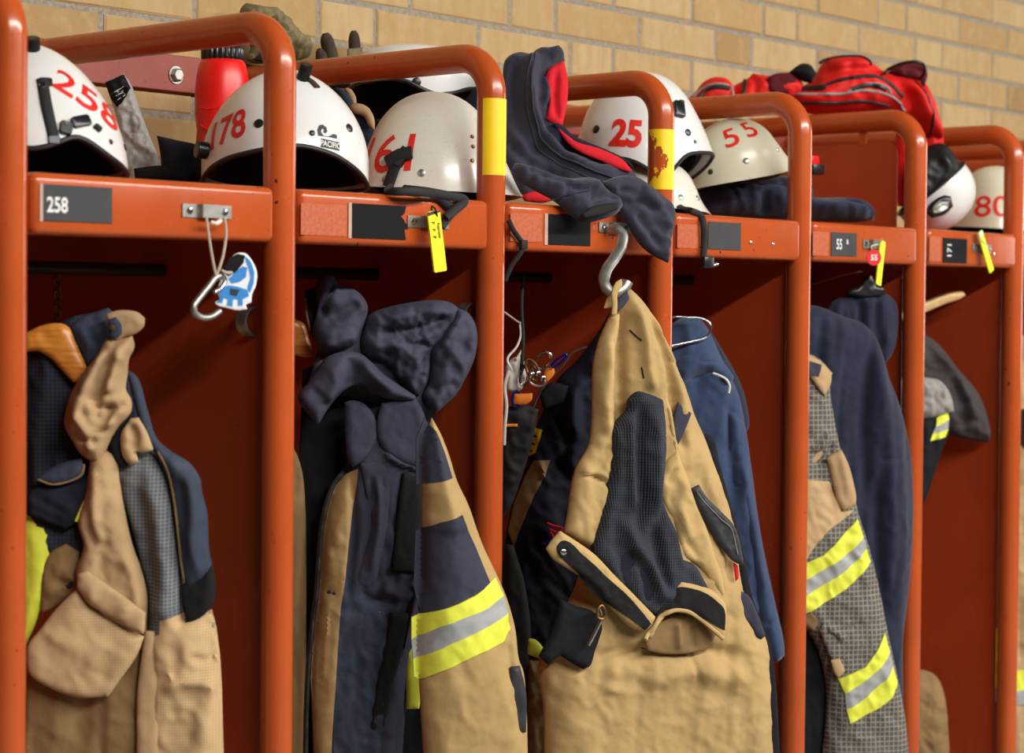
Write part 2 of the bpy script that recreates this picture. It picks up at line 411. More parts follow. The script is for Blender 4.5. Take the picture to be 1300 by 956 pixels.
def patch(name, parent, pl, F, outline, mat, lift=.0012, res=.005, sharp=True, thick=.003, T=0.0, Rr=.01, px=True, poff=None, wr=(), creases=()):
    """a sewn-on panel that follows the cloth it is sewn to (F)"""
    po = F.off+F.T if poff is None else poff
    poly = outline_uv(pl, outline, po, res, sharp, px)
    V, f = mesh_poly(poly, res)
    d = seg_dist(V, poly, True)[0]; edge = d < 1e-5
    dp = seg_dist(V, F.poly, True)[0]; dp[~inside(V, F.poly)] = 0
    h = F(V, dp)+lift
    if T or wr or creases:
        G = Field(pl, T, Rr, 0, poly, creases, wr); h = h+G(V, d)
    n = len(V); b = np.where(edge)[0]
    verts = np.concatenate([np.stack([V[:, 0], -h, V[:, 1]], 1), np.stack([V[:, 0], -(h-thick), V[:, 1]], 1)])
    faces = list(f)+[tuple(i+n for i in t_[::-1]) for t_ in f]
    from collections import Counter
    ec = Counter()
    for t_ in f:
        for a, c in zip(t_, t_[1:]+t_[:1]): ec[(a, c)] += 1
    for (a, c) in list(ec):
        if (c, a) not in ec: faces.append((c, a, a+n, c+n))
    return new_obj(name, verts, faces, mat, parent, True, 50, loc=tuple(pl.O), rot=pl.rot())
def seam(name, parent, pl, F, line, mat, r=.0018, lift=0.0, step=.006, flat=1.0, px=True):
    """cord, zip or piping lying on the cloth F"""
    uv = smooth_path(pl.uv(line, F.off+F.T) if px else np.asarray(line, float), step)
    h = F(uv)+lift
    m = MB(); m.tube([pl.world(u, v, q) for (u, v), q in zip(uv, h)], r, 8, flat=flat)
    return m.build(name, mat, parent)
def cord(name, parent, pts3, mat, r=.002, n=8, step=.006, closed=False, flat=1.0, upv=None):
    m = MB(); m.tube(smooth_path(pts3, step, closed), r, n, closed=closed, flat=flat, upv=upv)
    return m.build(name, mat, parent)
def strap_px(name, parent, pts, mat, w=.012, th=.0014, step=.006):
    """webbing strap: pts are 3-D points; a flat section turned to lie across the path"""
    P = smooth_path(pts, step); m = MB(); m.tube(P, w/2, 10, flat=th/(w/2), upv=FW); return m.build(name, mat, parent)
# ------------------------------------------------------------------ lettering
def text_geo(s, bold=0.0, shear=0.0, step=.06):
    cu = bpy.data.curves.new('t', 'FONT'); cu.body = s; cu.align_x = 'CENTER'; cu.align_y = 'CENTER'; cu.offset = bold; cu.shear = shear; cu.resolution_u = 4
    ob = bpy.data.objects.new('t', cu); COL.objects.link(ob); bpy.context.view_layer.update()
    me = bpy.data.meshes.new_from_object(ob.evaluated_get(bpy.context.evaluated_depsgraph_get()))
    bm = bmesh.new(); bm.from_mesh(me); bpy.data.objects.remove(ob); bpy.data.curves.remove(cu); bpy.data.meshes.remove(me)
    bmesh.ops.remove_doubles(bm, verts=bm.verts, dist=1e-4)
    xs = [v.co.x for v in bm.verts]; ys = [v.co.y for v in bm.verts]
    x0, x1, y0, y1 = min(xs), max(xs), min(ys), max(ys)
    for ax, lo, hi in ((0, x0, x1), (1, y0, y1)):
        k = lo+step
        while k < hi:
            no = (1, 0, 0) if ax == 0 else (0, 1, 0)
            bmesh.ops.bisect_plane(bm, geom=list(bm.verts)+list(bm.edges)+list(bm.faces), plane_co=(k, 0, 0) if ax == 0 else (0, k, 0), plane_no=no); k += step
    bm.verts.index_update()
    h = y1-y0; V = np.array([((v.co.x-(x0+x1)/2)/h, (v.co.y-(y0+y1)/2)/h) for v in bm.verts]); f = [[v.index for v in q.verts] for q in bm.faces]; bm.free()
    return V, f          # height 1, centred
def flat_text(name, parent, s, O, U, V_, h, mat, lift=.0006, sx=1.0, bold=0.0, shear=0.0):
    g, f = text_geo(s, bold, shear, .5); U = np.asarray(U, float); W = np.asarray(V_, float); N = np.cross(U, W)
    P = [np.asarray(O)+U*x*h*sx+W*y*h+N*lift for x, y in g]
    m = MB(); m.add(P, f); return m.build(name, mat, parent, smooth=False)
# ------------------------------------------------------------------ the setting
S = 0.48; RP = 0.0245; ZT = 1.70; ZB = 1.6174; ZR = 1.9457; YW = 0.66
def brick_wall():
    PZ = .0878; PX = .795; jt = .011
    vs = []; fs = []; cols = []; rnd = random.Random(3)
    bm = bmesh.new(); lay = bm.loops.layers.float_color.new('tone')
    for row in range(-23, 17):
        z0 = 2.045+row*PZ; off = .39 if row % 2 == 0 else .176
        x = off-PX*5
        while x < 8.5:
            for L in (.1605, .3172, .3173):
                if x+L > -1.2 and x < 7.5:
                    a, b = x+jt/2, x+L-jt/2; c, d = z0+jt/2, z0+PZ-jt/2; y = YW+rnd.uniform(-.0012, .0012); tn = rnd.random(); t2 = rnd.random()
                    j = lambda: rnd.uniform(-.0012, .0012)
                    e = .004
                    fr = [bm.verts.new((a+e+j(), y, c+e+j())), bm.verts.new((b-e+j(), y, c+e+j())), bm.verts.new((b-e+j(), y, d-e+j())), bm.verts.new((a+e+j(), y, d-e+j()))]
                    mi = [bm.verts.new((a, y+.003, c)), bm.verts.new((b, y+.003, c)), bm.verts.new((b, y+.003, d)), bm.verts.new((a, y+.003, d))]
                    bk = [bm.verts.new((v.co.x, YW+.02, v.co.z)) for v in mi]
                    F_ = [bm.faces.new(fr)]
                    for k in range(4):
                        q = (k+1) % 4
                        F_.append(bm.faces.new((mi[k], mi[q], fr[q], fr[k]))); F_.append(bm.faces.new((bk[k], bk[q], mi[q], mi[k])))
                    for f in F_:
                        f.material_index = 0
                        for l in f.loops: l[lay] = (tn, t2, 0, 1)
                x += L
    # mortar bed
    mv = [bm.verts.new(p) for p in ((-1.2, YW+.0035, 0), (7.5, YW+.0035, 0), (7.5, YW+.0035, 3.6), (-1.2, YW+.0035, 3.6))]
    f = bm.faces.new(mv); f.material_index = 1
    bk = [bm.verts.new((v.co.x, YW+.2, v.co.z)) for v in mv]
    for k in range(4):
        g = bm.faces.new((mv[k], bk[k], bk[(k+1) % 4], mv[(k+1) % 4])); g.material_index = 1
    g = bm.faces.new(bk[::-1]); g.material_index = 1
    me = bpy.data.meshes.new('wall_back'); bm.normal_update(); bm.to_mesh(me); bm.free()
    t = NT('yellow_brick'); at_ = t.add('ShaderNodeVertexColor'); at_.layer_name = 'tone'; sp = t.add('ShaderNodeSeparateColor'); t.L(at_.outputs[0], sp.inputs[0])
    co = t.coords(); c = t.ramp(sp.outputs[0], [(0, s2l((172, 142, 97))), (.25, s2l((180, 152, 109))), (.6, s2l((186, 162, 120))), (.85, s2l((172, 142, 99))), (1, s2l((152, 122, 82)))])
    mp = t.add('ShaderNodeMapping'); mp.inputs['Scale'].default_value = (9, 1, 2.2); t.L(co, mp.inputs[0])
    streak = t.ramp(t.noise(mp.outputs[0], 4, 5, .6), [(.35, (0, 0, 0, 1)), (.7, (.55, .55, .55, 1))]); c = t.mix(streak, c, s2l((166, 132, 86)))
    spk = t.ramp(t.noise(co, 120, 3, .65), [(.62, (0, 0, 0, 1)), (.76, (.6, .6, .6, 1))]); c = t.mix(spk, c, s2l((170, 132, 88)))
    lt = t.ramp(t.noise(co, 26, 4, .6), [(.5, (0, 0, 0, 1)), (.75, (.5, .5, .5, 1))]); c = t.mix(lt, c, s2l((190, 168, 126)))
    t.base(c, .85, 0, .2); t.bump(t.noise(co, 150, 4, .7), .5, .002)
    u = NT('mortar'); co = u.coords(); u.base(u.ramp(u.noise(co, 130, 3), [(.3, s2l((128, 120, 106))), (.7, s2l((158, 150, 134)))]), .9, 0, .2); u.bump(u.noise(co, 220, 3), .6, .002)
    me.materials.append(t.m); me.materials.append(u.m)
    o = bpy.data.objects.new('wall_back', me); COL.objects.link(o); struct(o)
brick_wall()
t = NT('grey_floor'); co = t.coords(); t.base(t.ramp(t.noise(co, 3, 5), [(.3, s2l((104, 102, 98))), (.7, s2l((132, 130, 124)))]), .5)
MAT['grey_floor'] = t.m
m = MB(); m.box(-6, 8, -7, YW+.2, -.1, 0); struct(m.build('floor', 'grey_floor', smooth=False))
# ------------------------------------------------------------------ the rack
rack = thing('locker_rack', 'red-oxide enamelled steel open locker rack of tube hoops along the brick wall', 'locker rack', (3*S, .3, 0))
hoops = {}
def hoop(k):
    x = k*S; Rb = .068; pts = [(x, 0, 0), (x, 0, .8), (x, 0, ZR-Rb-.15), (x, 0, ZR-Rb)]
    for i in range(1, 13):
        a = PI/2*i/12; pts.append((x, Rb-Rb*math.cos(a), ZR-Rb+Rb*math.sin(a)))
    pts += [(x, .3, ZR), (x, YW-.012, ZR)]
    m = MB(); m.tube(pts, RP, 28)
    o = m.build('hoop', 'red_oxide_enamel', rack, angle=60); hoops[k] = o
for k in range(0, 9): hoop(k)
def tape(k, z0, z1, a0, a1, jag=False):
    # angle measured from the direction of the camera, positive to the right
    base = math.atan2(CAM[1]-0, CAM[0]-k*S); rr = RP+.0007; na, nz = 70, 90; V = []; Fs = []
    for j in range(nz+1):
        for i in range(na+1):
            a = base+R(a0+(a1-a0)*i/na); V.append((k*S+rr*math.cos(a), rr*math.sin(a), z0+(z1-z0)*j/nz))
    A, Z = np.meshgrid(np.arange(na)/na, np.arange(nz)/nz)
    if jag:
        n = vnoise(A.ravel()*7, Z.ravel()*9, 5)+.5*vnoise(A.ravel()*19, Z.ravel()*23, 8)+.3*vnoise(A.ravel()*40, Z.ravel()*48, 11)
        g = np.exp(-((Z.ravel()-.48)/.30)**2); keep = A.ravel() > (.06+.5*g+.16*n*(g+.1))
        keep &= ~((A.ravel() < .4) & (n+.9*g > 1.05))
    else: keep = np.ones(na*nz, bool)
    for j in range(nz):
        for i in range(na):
            if keep[j*na+i]: Fs.append((j*(na+1)+i, j*(na+1)+i+1, (j+1)*(na+1)+i+1, (j+1)*(na+1)+i))
    return new_obj('tape', np.array(V)-np.array([k*S, 0, z0]), Fs, 'tape_yellow', hoops[k], True, None, loc=(k*S, 0, z0))
z1 = at(625, 124, -.02)[2]; z0 = at(625, 222, -.02)[2]; tape(2, z0, z1, -35, 100)['label'] = 'plain yellow tape band'
z1 = at(838, 163, -.02)[2]; z0 = at(838, 240, -.02)[2]; tape(3, z0, z1, -85, 100, True)['label'] = 'torn yellow tape band with a ragged left edge'
for k in range(-1, 9):
    x0, x1 = k*S+RP-.0005, (k+1)*S-RP-.003
    m = MB(); m.box(x0, x1, -.0225, .028, ZB, ZT, .0115, 5)
    m.build('shelf_beam', 'red_oxide_enamel', rack, angle=70)
    m = MB(); m.box(k*S+.003, (k+1)*S-.003, .0285, YW-.03, ZT-.012, ZT-.001, .001, 1); m.build('shelf_board', 'red_oxide_panel', rack)
for k in range(0, 9):
    m = MB(); m.box(k*S-.0025, k*S+.0025, .030, YW-.022, .12, ZB+.07, .001, 1); m.build('divider_panel', 'red_oxide_panel', rack)
    m = MB(); m.tube([(k*S-.004, .27, ZB-.04), (k*S+S+.004, .27, ZB-.04)] if k < 8 else [(k*S, .27, ZB-.04), (k*S+.3, .27, ZB-.04)], .011, 14); m.build('hanging_rail', 'dark_steel', rack)
# upper plate welded under the sixth hoop
xk = 5*S; ztop = atx(1138, 180, xk)[2]; yf = atx(1139, 220, xk)[1]; rr = .03
prof = [(YW-.08, ZT), (yf, ZT)]+[(yf+rr-rr*math.cos(a), ztop-rr+rr*math.sin(a)) for a in [PI/2*i/8 for i in range(9)]]+[(YW-.08, ztop)]
m = MB(); n = len(prof); m.add([(xk-.002, y, z) for y, z in prof]+[(xk+.002, y, z) for y, z in prof], [tuple(range(n)), tuple(range(2*n-1, n-1, -1))]+[(i, i+n, (i+1) % n+n, (i+1) % n) for i in range(n)])
m.build('upper_side_plate', 'red_oxide_panel', rack, angle=30)
for yy in (yf+.08, YW-.2):
    m = MB(); m.box(xk-.003, xk+.003, yy, yy+.02, ztop-.004, ZR-RP+.004, .001, 1); m.build('weld_tab', 'red_oxide_enamel', rack)
m = MB(); m.box(-1.2, 9*S, YW-.013, YW-.001, 1.913, 1.980, .0012, 1); bar = m.build('wall_bar', 'red_oxide_bar', rack)
for xb in (.811, 1.75, 2.65, 3.6):
    m = MB(); m.lathe([(0, 0), (.0165, 0), (.0165, .003), (.0, .003)], (xb, YW-.0125, 1.943), 24, (0, -1, 0)); m.lathe([(0, .003), (.013, .003), (.013, .009), (.010, .0115), (0, .0115)], (xb, YW-.0125, 1.943), 6, (0, -1, 0))
    m.build('bolt', 'galvanised', bar, smooth=False)
# plates, brackets and hooks on the beam fronts
YF = -.0232
def face(px, py): return at(px, py, YF)
def rect_on_face(name, x0, y0, x1, y1, mat, par=rack, th=.0012, torn=False):
    a = face((x0), (y0)); b = face(x1, y1); xa, xb = a[0], b[0]
    zc0 = face(x0, y0)[2]; zc1 = face(x0, y1)[2]
    m = MB()
    if torn:
        rt = [(xb, zc0), (xb-.004, zc0-.012), (xb-.012, zc0-.017), (xb-.006, zc0-.021), (xb-.002, zc0-.027), (xb+.006, zc0-.030), (xb+.004, zc0-.036), (xb-.004, zc0-.037), (xb, zc1)]
        pr = [(xa, zc1), (xa, zc0)]+rt; n = len(pr)
        m.add([(x, YF, z) for x, z in pr]+[(x, YF-th, z) for x, z in pr], [tuple(range(n)), tuple(range(2*n-1, n-1, -1))]+[(i, i+n, (i+1) % n+n, (i+1) % n) for i in range(n)])
    else: m.box(xa, xb, YF-th, YF+.0004, zc1, zc0, .0003, 1)
    return m.build(name, mat, par, smooth=False), (xa, xb, zc0, zc1)
def beamy(px, frac):   # frac 0 top edge .. 1 bottom edge of the beam at that column
    zt = ZT-frac*(ZT-ZB); x = at(px, 260, YF)[0]; return proj([x, YF, zt])[1]
def plate(x0, x1, f0, f1, mat, txt=None, torn=False, th=.46, dx=.22, edge=True, lab=None):
    o, (xa, xb, za, zb) = rect_on_face('name_plate', x0, beamy(x0, f0), x1, beamy(x0, f1), mat, torn=torn)
    if lab: o['label'] = lab
    if edge: e, _ = rect_on_face('plate_edge', x0-4*(845/900), beamy(x0, f0-.01), x0, beamy(x0, f1+.01), 'clear_edge', o)
    if txt:
        for s, fx, fz, h, rot, sx in txt:
            O = np.array([xa+(xb-xa)*fx, YF-.0012, zb+(za-zb)*fz])
            U, V_ = ((1, 0, 0), (0, 0, 1)) if not rot else ((0, 0, 1), (-1, 0, 0))
            flat_text('lettering', o, s, O, U, V_, h, 'lettering_white', sx=sx, bold=.02)
    return o
def residue(x0, x1, f0, f1): return rect_on_face('label_residue', x0, beamy(x0, f0), x1, beamy(x0, f1), 'worn_label', th=.0004)[0]
plate(54, 142, .19, .78, 'plate_grey', [('258', .2, .45, .021, False, .8)], lab='grey name plate reading 258')
plate(446, 515, .21, .86, 'plate_black', torn=True, lab='blank black name plate with a torn right edge')
plate(695, 749, .2, .84, 'plate_black', lab='blank black name plate')
plate(899, 940, .16, .8, 'plate_grey', edge=False, lab='blank grey name plate')
plate(1055, 1087, .24, .84, 'plate_grey', [('55', .3, .5, .022, False, .8), ('a', .62, .62, .010, False, .9)], edge=False, lab='grey name plate reading 55 a')
plate(1197, 1227, .22, .9, 'plate_black', [('171', .25, .5, .02, True, .9)], edge=False, lab='black name plate reading 171 sideways')
for a, b, c, d in ((382, 440, .26, .84), (648, 688, .22, .8), (860, 886, .25, .8), (1032, 1052, .25, .85), (1180, 1194, .2, .88)): residue(a, b, c, d)
def bracket(x0, x1, fr, par=rack):
    y0 = beamy(x0, fr); a = face(x0, y0); b = face(x1, y0); w = b[0]-a[0]; cx = (a[0]+b[0])/2; cz = a[2]; hh = .0095; th = .0018
    prof = [(-w/2, 0), (-w*.2, 0), (-w*.17, .009), (w*.17, .009), (w*.2, 0), (w/2, 0)]
    pts = prof+[(x, y+th) for x, y in prof[::-1]]; n = len(pts)
    m = MB(); m.add([(cx+x, YF-y, cz-hh) for x, y in pts]+[(cx+x, YF-y, cz+hh) for x, y in pts], [(i, i+n, (i+1) % n+n, (i+1) % n) for i in range(n)]+[(i, i+1, 2*len(prof)-2-i, 2*len(prof)-1-i) for i in range(len(prof)-1)]+[(i+n, 2*len(prof)-1-i+n, 2*len(prof)-2-i+n, i+1+n) for i in range(len(prof)-1)])
    o = m.build('hook_bracket', 'galvanised', par, smooth=False)
    for sx in (-.36, .36):
        m = MB(); m.lathe([(.0055, 0), (.0055, .001), (.004, .0028), (0, .0034)], (cx+sx*w, YF-th, cz), 14, (0, -1, 0)); m.build('screw', 'chrome', o)
    return o, np.array([cx, YF-.014, cz])
b1, B1 = bracket(231, 293, .5); b2, B2 = bracket(517, 569, .5); b3, B3 = bracket(760, 800, .42); b5, B5 = bracket(1095, 1120, .5); b6, B6 = bracket(1234, 1258, .46)
for px_, fy in ((953, .6), (981, .62), (1262, .62)):
    p = face(px_, beamy(px_, fy)); m = MB(); m.lathe([(.004, 0), (.004, .001), (0, .003)], p, 12, (0, -1, 0)); m.build('rivet', 'chrome', rack)
def panel_hook(k, px, py):
    # flat bent hook on the left face of the divider
    p = atx(px, py, k*S-.003); m = MB(); pts = []
    for i in range(15):
        a = R(-100+200*i/14); pts.append((k*S-.004-.020*math.cos(a)*1.0, p[1], p[2]+.020*math.sin(a)))
    V = []; Fs = []
    for i, (x, y, z) in enumerate(pts):
        d = np.array([x-(k*S-.004), 0, z-p[2]]); d /= np.linalg.norm(d)+1e-9
        for yy, q in ((-.011, 0), (.011, 0), (.011, .003), (-.011, .003)): V.append((x+d[0]*q, y+yy, z+d[2]*q))
    for i in range(14):
        for q in range(4): Fs.append((i*4+q, i*4+(q+1) % 4, (i+1)*4+(q+1) % 4, (i+1)*4+q))
    Fs += [(0, 1, 2, 3), (59, 58, 57, 56)]
    m.add(V, Fs); m.build('coat_hook', 'galvanised', rack, angle=30)
panel_hook(1, 320, 408); panel_hook(2, 596, 401)
# ------------------------------------------------------------------ light: rows of ceiling tubes in the hall, plus an added light on the right
def area(name, loc, sx, sy, e, col=(1, .95, .86), rot=(0, 0, 0)):
    l = bpy.data.lights.new(name, 'AREA'); l.shape = 'RECTANGLE'; l.size = sx; l.size_y = sy; l.energy = e; l.color = col
    o = bpy.data.objects.new(name, l); COL.objects.link(o); o.location = loc; o.rotation_euler = rot; return o
area('ceiling_tubes_near', (2.0, -4.6, 3.95), 8.6, .2, 620, (1, .965, .91), rot=(R(38), 0, 0))
area('ceiling_tubes_far', (4.2, -8.0, 3.9), 8, .3, 70, (1, .965, .91), rot=(R(60), 0, 0))
area('added_light_right', (10.4, -.9, 2.2), 1.8, 2.2, 90, (1, .97, .93), rot=(R(90), 0, R(84)))  # added unseen side light for the right-edge highlights on the posts, no known gate
w = bpy.data.worlds.new('world'); SC.world = w; w.use_nodes = True
w.node_tree.nodes['Background'].inputs[0].default_value = (.62, .60, .56, 1); w.node_tree.nodes['Background'].inputs[1].default_value = .025
SC.view_settings.view_transform = 'Standard'; SC.view_settings.look = 'None'; SC.view_settings.gamma = 1; SC.view_settings.exposure = 0
try: SC.view_settings.use_curve_mapping = False
except Exception: pass
# ------------------------------------------------------------------ helmets
class Helmet:
    def __init__(s, label, cx, Y, apex_y, A, B, heading, E, rim, back, shell, brim=(), n=2.25, tilt=0, base_z=None, base_y=None, trim='black_rubber', trim_r=.0042, lean=0, flare=.0, H=None, rimz=None):
        s.cx, s.Y = cx, Y
        ez = ZT+(.0052 if trim else .001) if base_z is None else base_z
        P0 = at(cx, 240, Y); s.base = np.array([P0[0], Y, ez]); by = proj(s.base)[1]; s.by = by
        # pixel column drifts a little with height: recentre
        s.scale = F_PX/((s.base-CAM) @ FW)
        def derot(x, y):
            a = R(tilt); dx, dy = x-cx, y-by; return cx+dx*math.cos(a)-dy*math.sin(a), by+dx*math.sin(a)+dy*math.cos(a)
        s.eq = E; s.A, s.B, s.hd, s.n = A, B, R(heading), n
        ax, ay = derot(*(apex_y if isinstance(apex_y, tuple) else (cx, apex_y)))
        s.H = (by-ay)/s.scale-E if H is None else H
        tab = []
        for x, y in rim:
            x, y = derot(x, y); off = (x-cx)/s.scale
            ph = np.linspace(-PI/2, PI/2, 721); sx = s.rad(ph)*np.sin(ph)
            if off >= sx.max(): p = ph[sx.argmax()]
            elif off <= sx.min(): p = ph[sx.argmin()]
            else: p = ph[np.abs(sx-off).argmin()]
            zz = (by-y)/(F_PX/(F_PX/s.scale-s.rad(np.array([p]))[0]*math.cos(p)))
            tab.append((p, zz-E+(CAM[2]-ez)*0))
        tab.sort(); bz = back-E
        tab += [(PI*.75, bz), (PI*1.25, bz)]
        T = np.array(sorted(tab)); s.rt = np.concatenate([T-[2*PI, 0], T, T+[2*PI, 0]])
        if rimz is not None: s.rt = np.array([[-9., rimz], [9., rimz]])
        bt = np.array(sorted([(R(a), v) for a, v in brim] or [(0, 0)])); s.bt = np.concatenate([bt-[2*PI, 0], bt, bt+[2*PI, 0]])
        s.flare = flare
        a = math.atan2(math.cos(YAW), math.sin(YAW))  # heading of view in plan
        r0 = np.array([math.cos(YAW), -math.sin(YAW), 0]); f0 = np.array([math.sin(YAW), math.cos(YAW), 0]); z = np.array([0, 0, 1.])
        t = R(tilt); X = math.cos(t)*r0+math.sin(t)*z; Z = -math.sin(t)*r0+math.cos(t)*z; Yx = f0
        l = R(lean); Z, Yx = math.cos(l)*Z+math.sin(l)*Yx, math.cos(l)*Yx-math.sin(l)*Z
        s.X, s.Yv, s.Z = X, Yx, Z
        s.O = s.base+E*Z
        s.t = thing('helmet', label, 'helmet', s.base, 'numbered helmets on the shelf')
        N, Mr = 120, 34; ph = np.linspace(-PI, PI, N, endpoint=False)
        s.ph = ph
        def shellmesh(scale, drop, rows=Mr):
            V = []; Fs = []
            for j in range(1, rows+1):
                f = j/rows
                for p in ph: V.append(s.P(p, s.qq(p, f, drop), scale, f))
            V = [s.P(0, 90, scale, 0)]+V
            for i in range(N): Fs.append((0, 1+i, 1+(i+1) % N))
            for j in range(rows-1):
                for i in range(N):
                    a = 1+j*N; b = 1+(j+1)*N; Fs.append((a+i, b+i, b+(i+1) % N, a+(i+1) % N))
            return V, Fs
        V1, F1 = shellmesh(1, 0); V2, F2 = shellmesh(.965, 0); n0 = len(V1)
        rimf = [(1+(Mr-1)*N+i, n0+1+(Mr-1)*N+i, n0+1+(Mr-1)*N+(i+1) % N, 1+(Mr-1)*N+(i+1) % N) for i in range(N)]
        m = MB(); m.add(V1+V2, F1+[tuple(k+n0 for k in f) for f in F2]+rimf); s.shell = m.build('shell', shell, s.t, angle=50)
        V3, F3 = shellmesh(.955, .010); V4, F4 = shellmesh(.86, .006); n3 = len(V3)
        rimf = [(1+(Mr-1)*N+i, n3+1+(Mr-1)*N+i, n3+1+(Mr-1)*N+(i+1) % N, 1+(Mr-1)*N+(i+1) % N) for i in range(N)]
        m = MB(); m.add(V3+V4, F3+[tuple(k+n3 for k in f) for f in F4]+rimf); m.build('liner', 'lining_black', s.t)
        if trim:
            m = MB(); m.tube([s.P(p, s.qq(p, 1, 0), .99, 1) for p in ph], trim_r, 8, closed=True); m.build('rim_trim', trim, s.t)
    def rad(s, ph): return 1/np.sqrt((np.cos(ph-s.hd)/s.A)**2+(np.sin(ph-s.hd)/s.B)**2)
    def qz(s, z):   # height -> q in degrees
        z = np.asarray(z, float); return np.where(z >= 0, np.degrees(np.arcsin(np.clip((np.abs(z)/s.H)**(s.n/2), 0, 1))), z/s.H*50)
    def rimz(s, p):
        w = np.array([-.09, -.045, 0, .045, .09]); return np.interp(((p+PI) % (2*PI)-PI)+w, s.rt[:, 0], s.rt[:, 1]).mean()
    def qq(s, p, f, drop): 
        qr = float(s.qz(s.rimz(p)+drop)); return 90+(qr-90)*f
    def P(s, p, q, scale=1.0, f=None):
        if f is None:
            qr = float(s.qz(s.rimz(p))); f = (90-q)/(90-qr)
        if q >= 0: c = max(math.cos(R(q)), 0)**(2/s.n); z = s.H*math.sin(R(q))**(2/s.n)
        else: c = 1+s.flare*(q/30)**2; z = s.H*q/50
        b = 0 if scale < .96 else np.interp(p, s.bt[:, 0], s.bt[:, 1])*max(0, (f-.6)/.4)**1.6
        r = float(s.rad(np.array([p]))[0])*c*scale+b; zz = z if scale == 1 else z-(1-scale)*s.H*max(0, math.sin(R(max(q, 0))))
        return s.O+r*math.sin(p)*s.X-r*math.cos(p)*s.Yv+zz*s.Z
    def nrm(s, p, q):
        e = 1e-3; a = s.P(p+e, q)-s.P(p-e, q); b = s.P(p, q+.1)-s.P(p, q-.1); n = np.cross(a, b); n /= np.linalg.norm(n)
        return n if n @ (s.P(p, q)-s.O) > 0 else -n
    def hit(s, x, y):
        if not hasattr(s, 'grid'):
            G = []
            for p in np.linspace(-1.65, 1.65, 111):
                qr = s.qq(p, 1, 0)
                for f in np.linspace(.08, 1, 40): q = 90+(qr-90)*f; G.append((p, q, *s.P(p, q, 1, f)))
            s.grid = np.array(G); s.gxy = proj(s.grid[:, 2:])
        d = ((s.gxy-[x, y])**2).sum(1)
        for i in np.argsort(d)[:60]:
            p, q = s.grid[i, 0], s.grid[i, 1]
            if s.nrm(p, q) @ (CAM-s.grid[i, 2:]) > -.05: return p, q
        i = d.argmin(); return s.grid[i, 0], s.grid[i, 1]
    def decal(s, name, geo, x, y, h, mat, rot=0, sx=1.0, lift=.0008):
        g, f = geo; p0, q0 = s.hit(x, y); e = 1e-2
        mp = np.linalg.norm(s.P(p0+e, q0)-s.P(p0-e, q0))/(2*e); mq = np.linalg.norm(s.P(p0, q0+.5)-s.P(p0, q0-.5))
        a = R(rot); V = []
        for u, v in g:
            u, v = u*sx*h, v*h; u, v = u*math.cos(a)-v*math.sin(a), u*math.sin(a)+v*math.cos(a)
            p, q = p0+u/mp, min(q0+v/mq, 89); V.append(s.P(p, q)+s.nrm(p, q)*lift)
        m = MB(); m.add(V, f); return m.build(name, mat, s.t)
    def number(s, txt, x, y, h, rot=0, sx=.8, bold=.02, shear=0): return s.decal('number', text_geo(txt, bold, shear), x, y, h, 'lettering_red', rot, sx)
    def rivet(s, x, y, r, mat='black_plastic', name='rivet', hgt=.002):
        p, q = s.hit(x, y); c = s.P(p, q); m = MB(); m.lathe([(r, -.001), (r, hgt*.5), (r*.7, hgt), (0, hgt)], c, 18, s.nrm(p, q)); return m.build(name, mat, s.t)
    def strap(s, name, pts, w, th, mat, lift=.001, tail=()):
        C = []; Ns = []
        for x, y in pts:
            p, q = s.hit(x, y); n = s.nrm(p, q); C.append(s.P(p, q)+n*lift); Ns.append(n)
        C = smooth_path(C, .005); m = MB(); n0 = np.mean(Ns, 0)
        m.tube(C, w/2, 10, flat=th/(w/2), upv=n0); return m.build(name, mat, s.t)
disc = ([(0, 0)]+[(.5*math.cos(2*PI*k/24), .5*math.sin(2*PI*k/24)) for k in range(24)], [(0, 1+k, 1+(k+1) % 24) for k in range(24)])
def rrect(w, h, r=.2, n=5):
    pts = []
    for cx, cy, a0 in ((w/2-r, h/2-r, 0), (-w/2+r, h/2-r, 90), (-w/2+r, -h/2+r, 180), (w/2-r, -h/2+r, 270)):
        for i in range(n+1): a = R(a0+90*i/n); pts.append((cx+r*math.cos(a), cy+r*math.sin(a)))
    return pts
def grid_geo(w, h, n=10):
    V = [(-w/2+w*i/n, -h/2+h*j/n) for j in range(n+1) for i in range(n+1)]
    return V, [(j*(n+1)+i, j*(n+1)+i+1, (j+1)*(n+1)+i+1, (j+1)*(n+1)+i) for j in range(n) for i in range(n)]
def block_on(H, name, x, y, w, h, th, mat, rot=0):
    p, q = H.hit(x, y); c = H.P(p, q); n = H.nrm(p, q); e = H.P(p+.01, q)-H.P(p-.01, q); e /= np.linalg.norm(e); u = np.cross(n, e)
    if u @ H.Z < 0: u = -u
    a = R(rot); e, u = math.cos(a)*e+math.sin(a)*u, -math.sin(a)*e+math.cos(a)*u
    pr = rrect(w, h, min(w, h)*.25); k = len(pr); V = []
    for s_, l in ((1, -.003), (1, th*.75), (.86, th)): V += [c+e*X*s_+u*Y*s_+n*l for X, Y in pr]
    Fs = [tuple(range(k))[::-1], tuple(range(2*k, 3*k))]+[(j*k+i, j*k+(i+1) % k, (j+1)*k+(i+1) % k, (j+1)*k+i) for j in range(2) for i in range(k)]
    m = MB(); m.add(V, Fs); return m.build(name, mat, H.t)

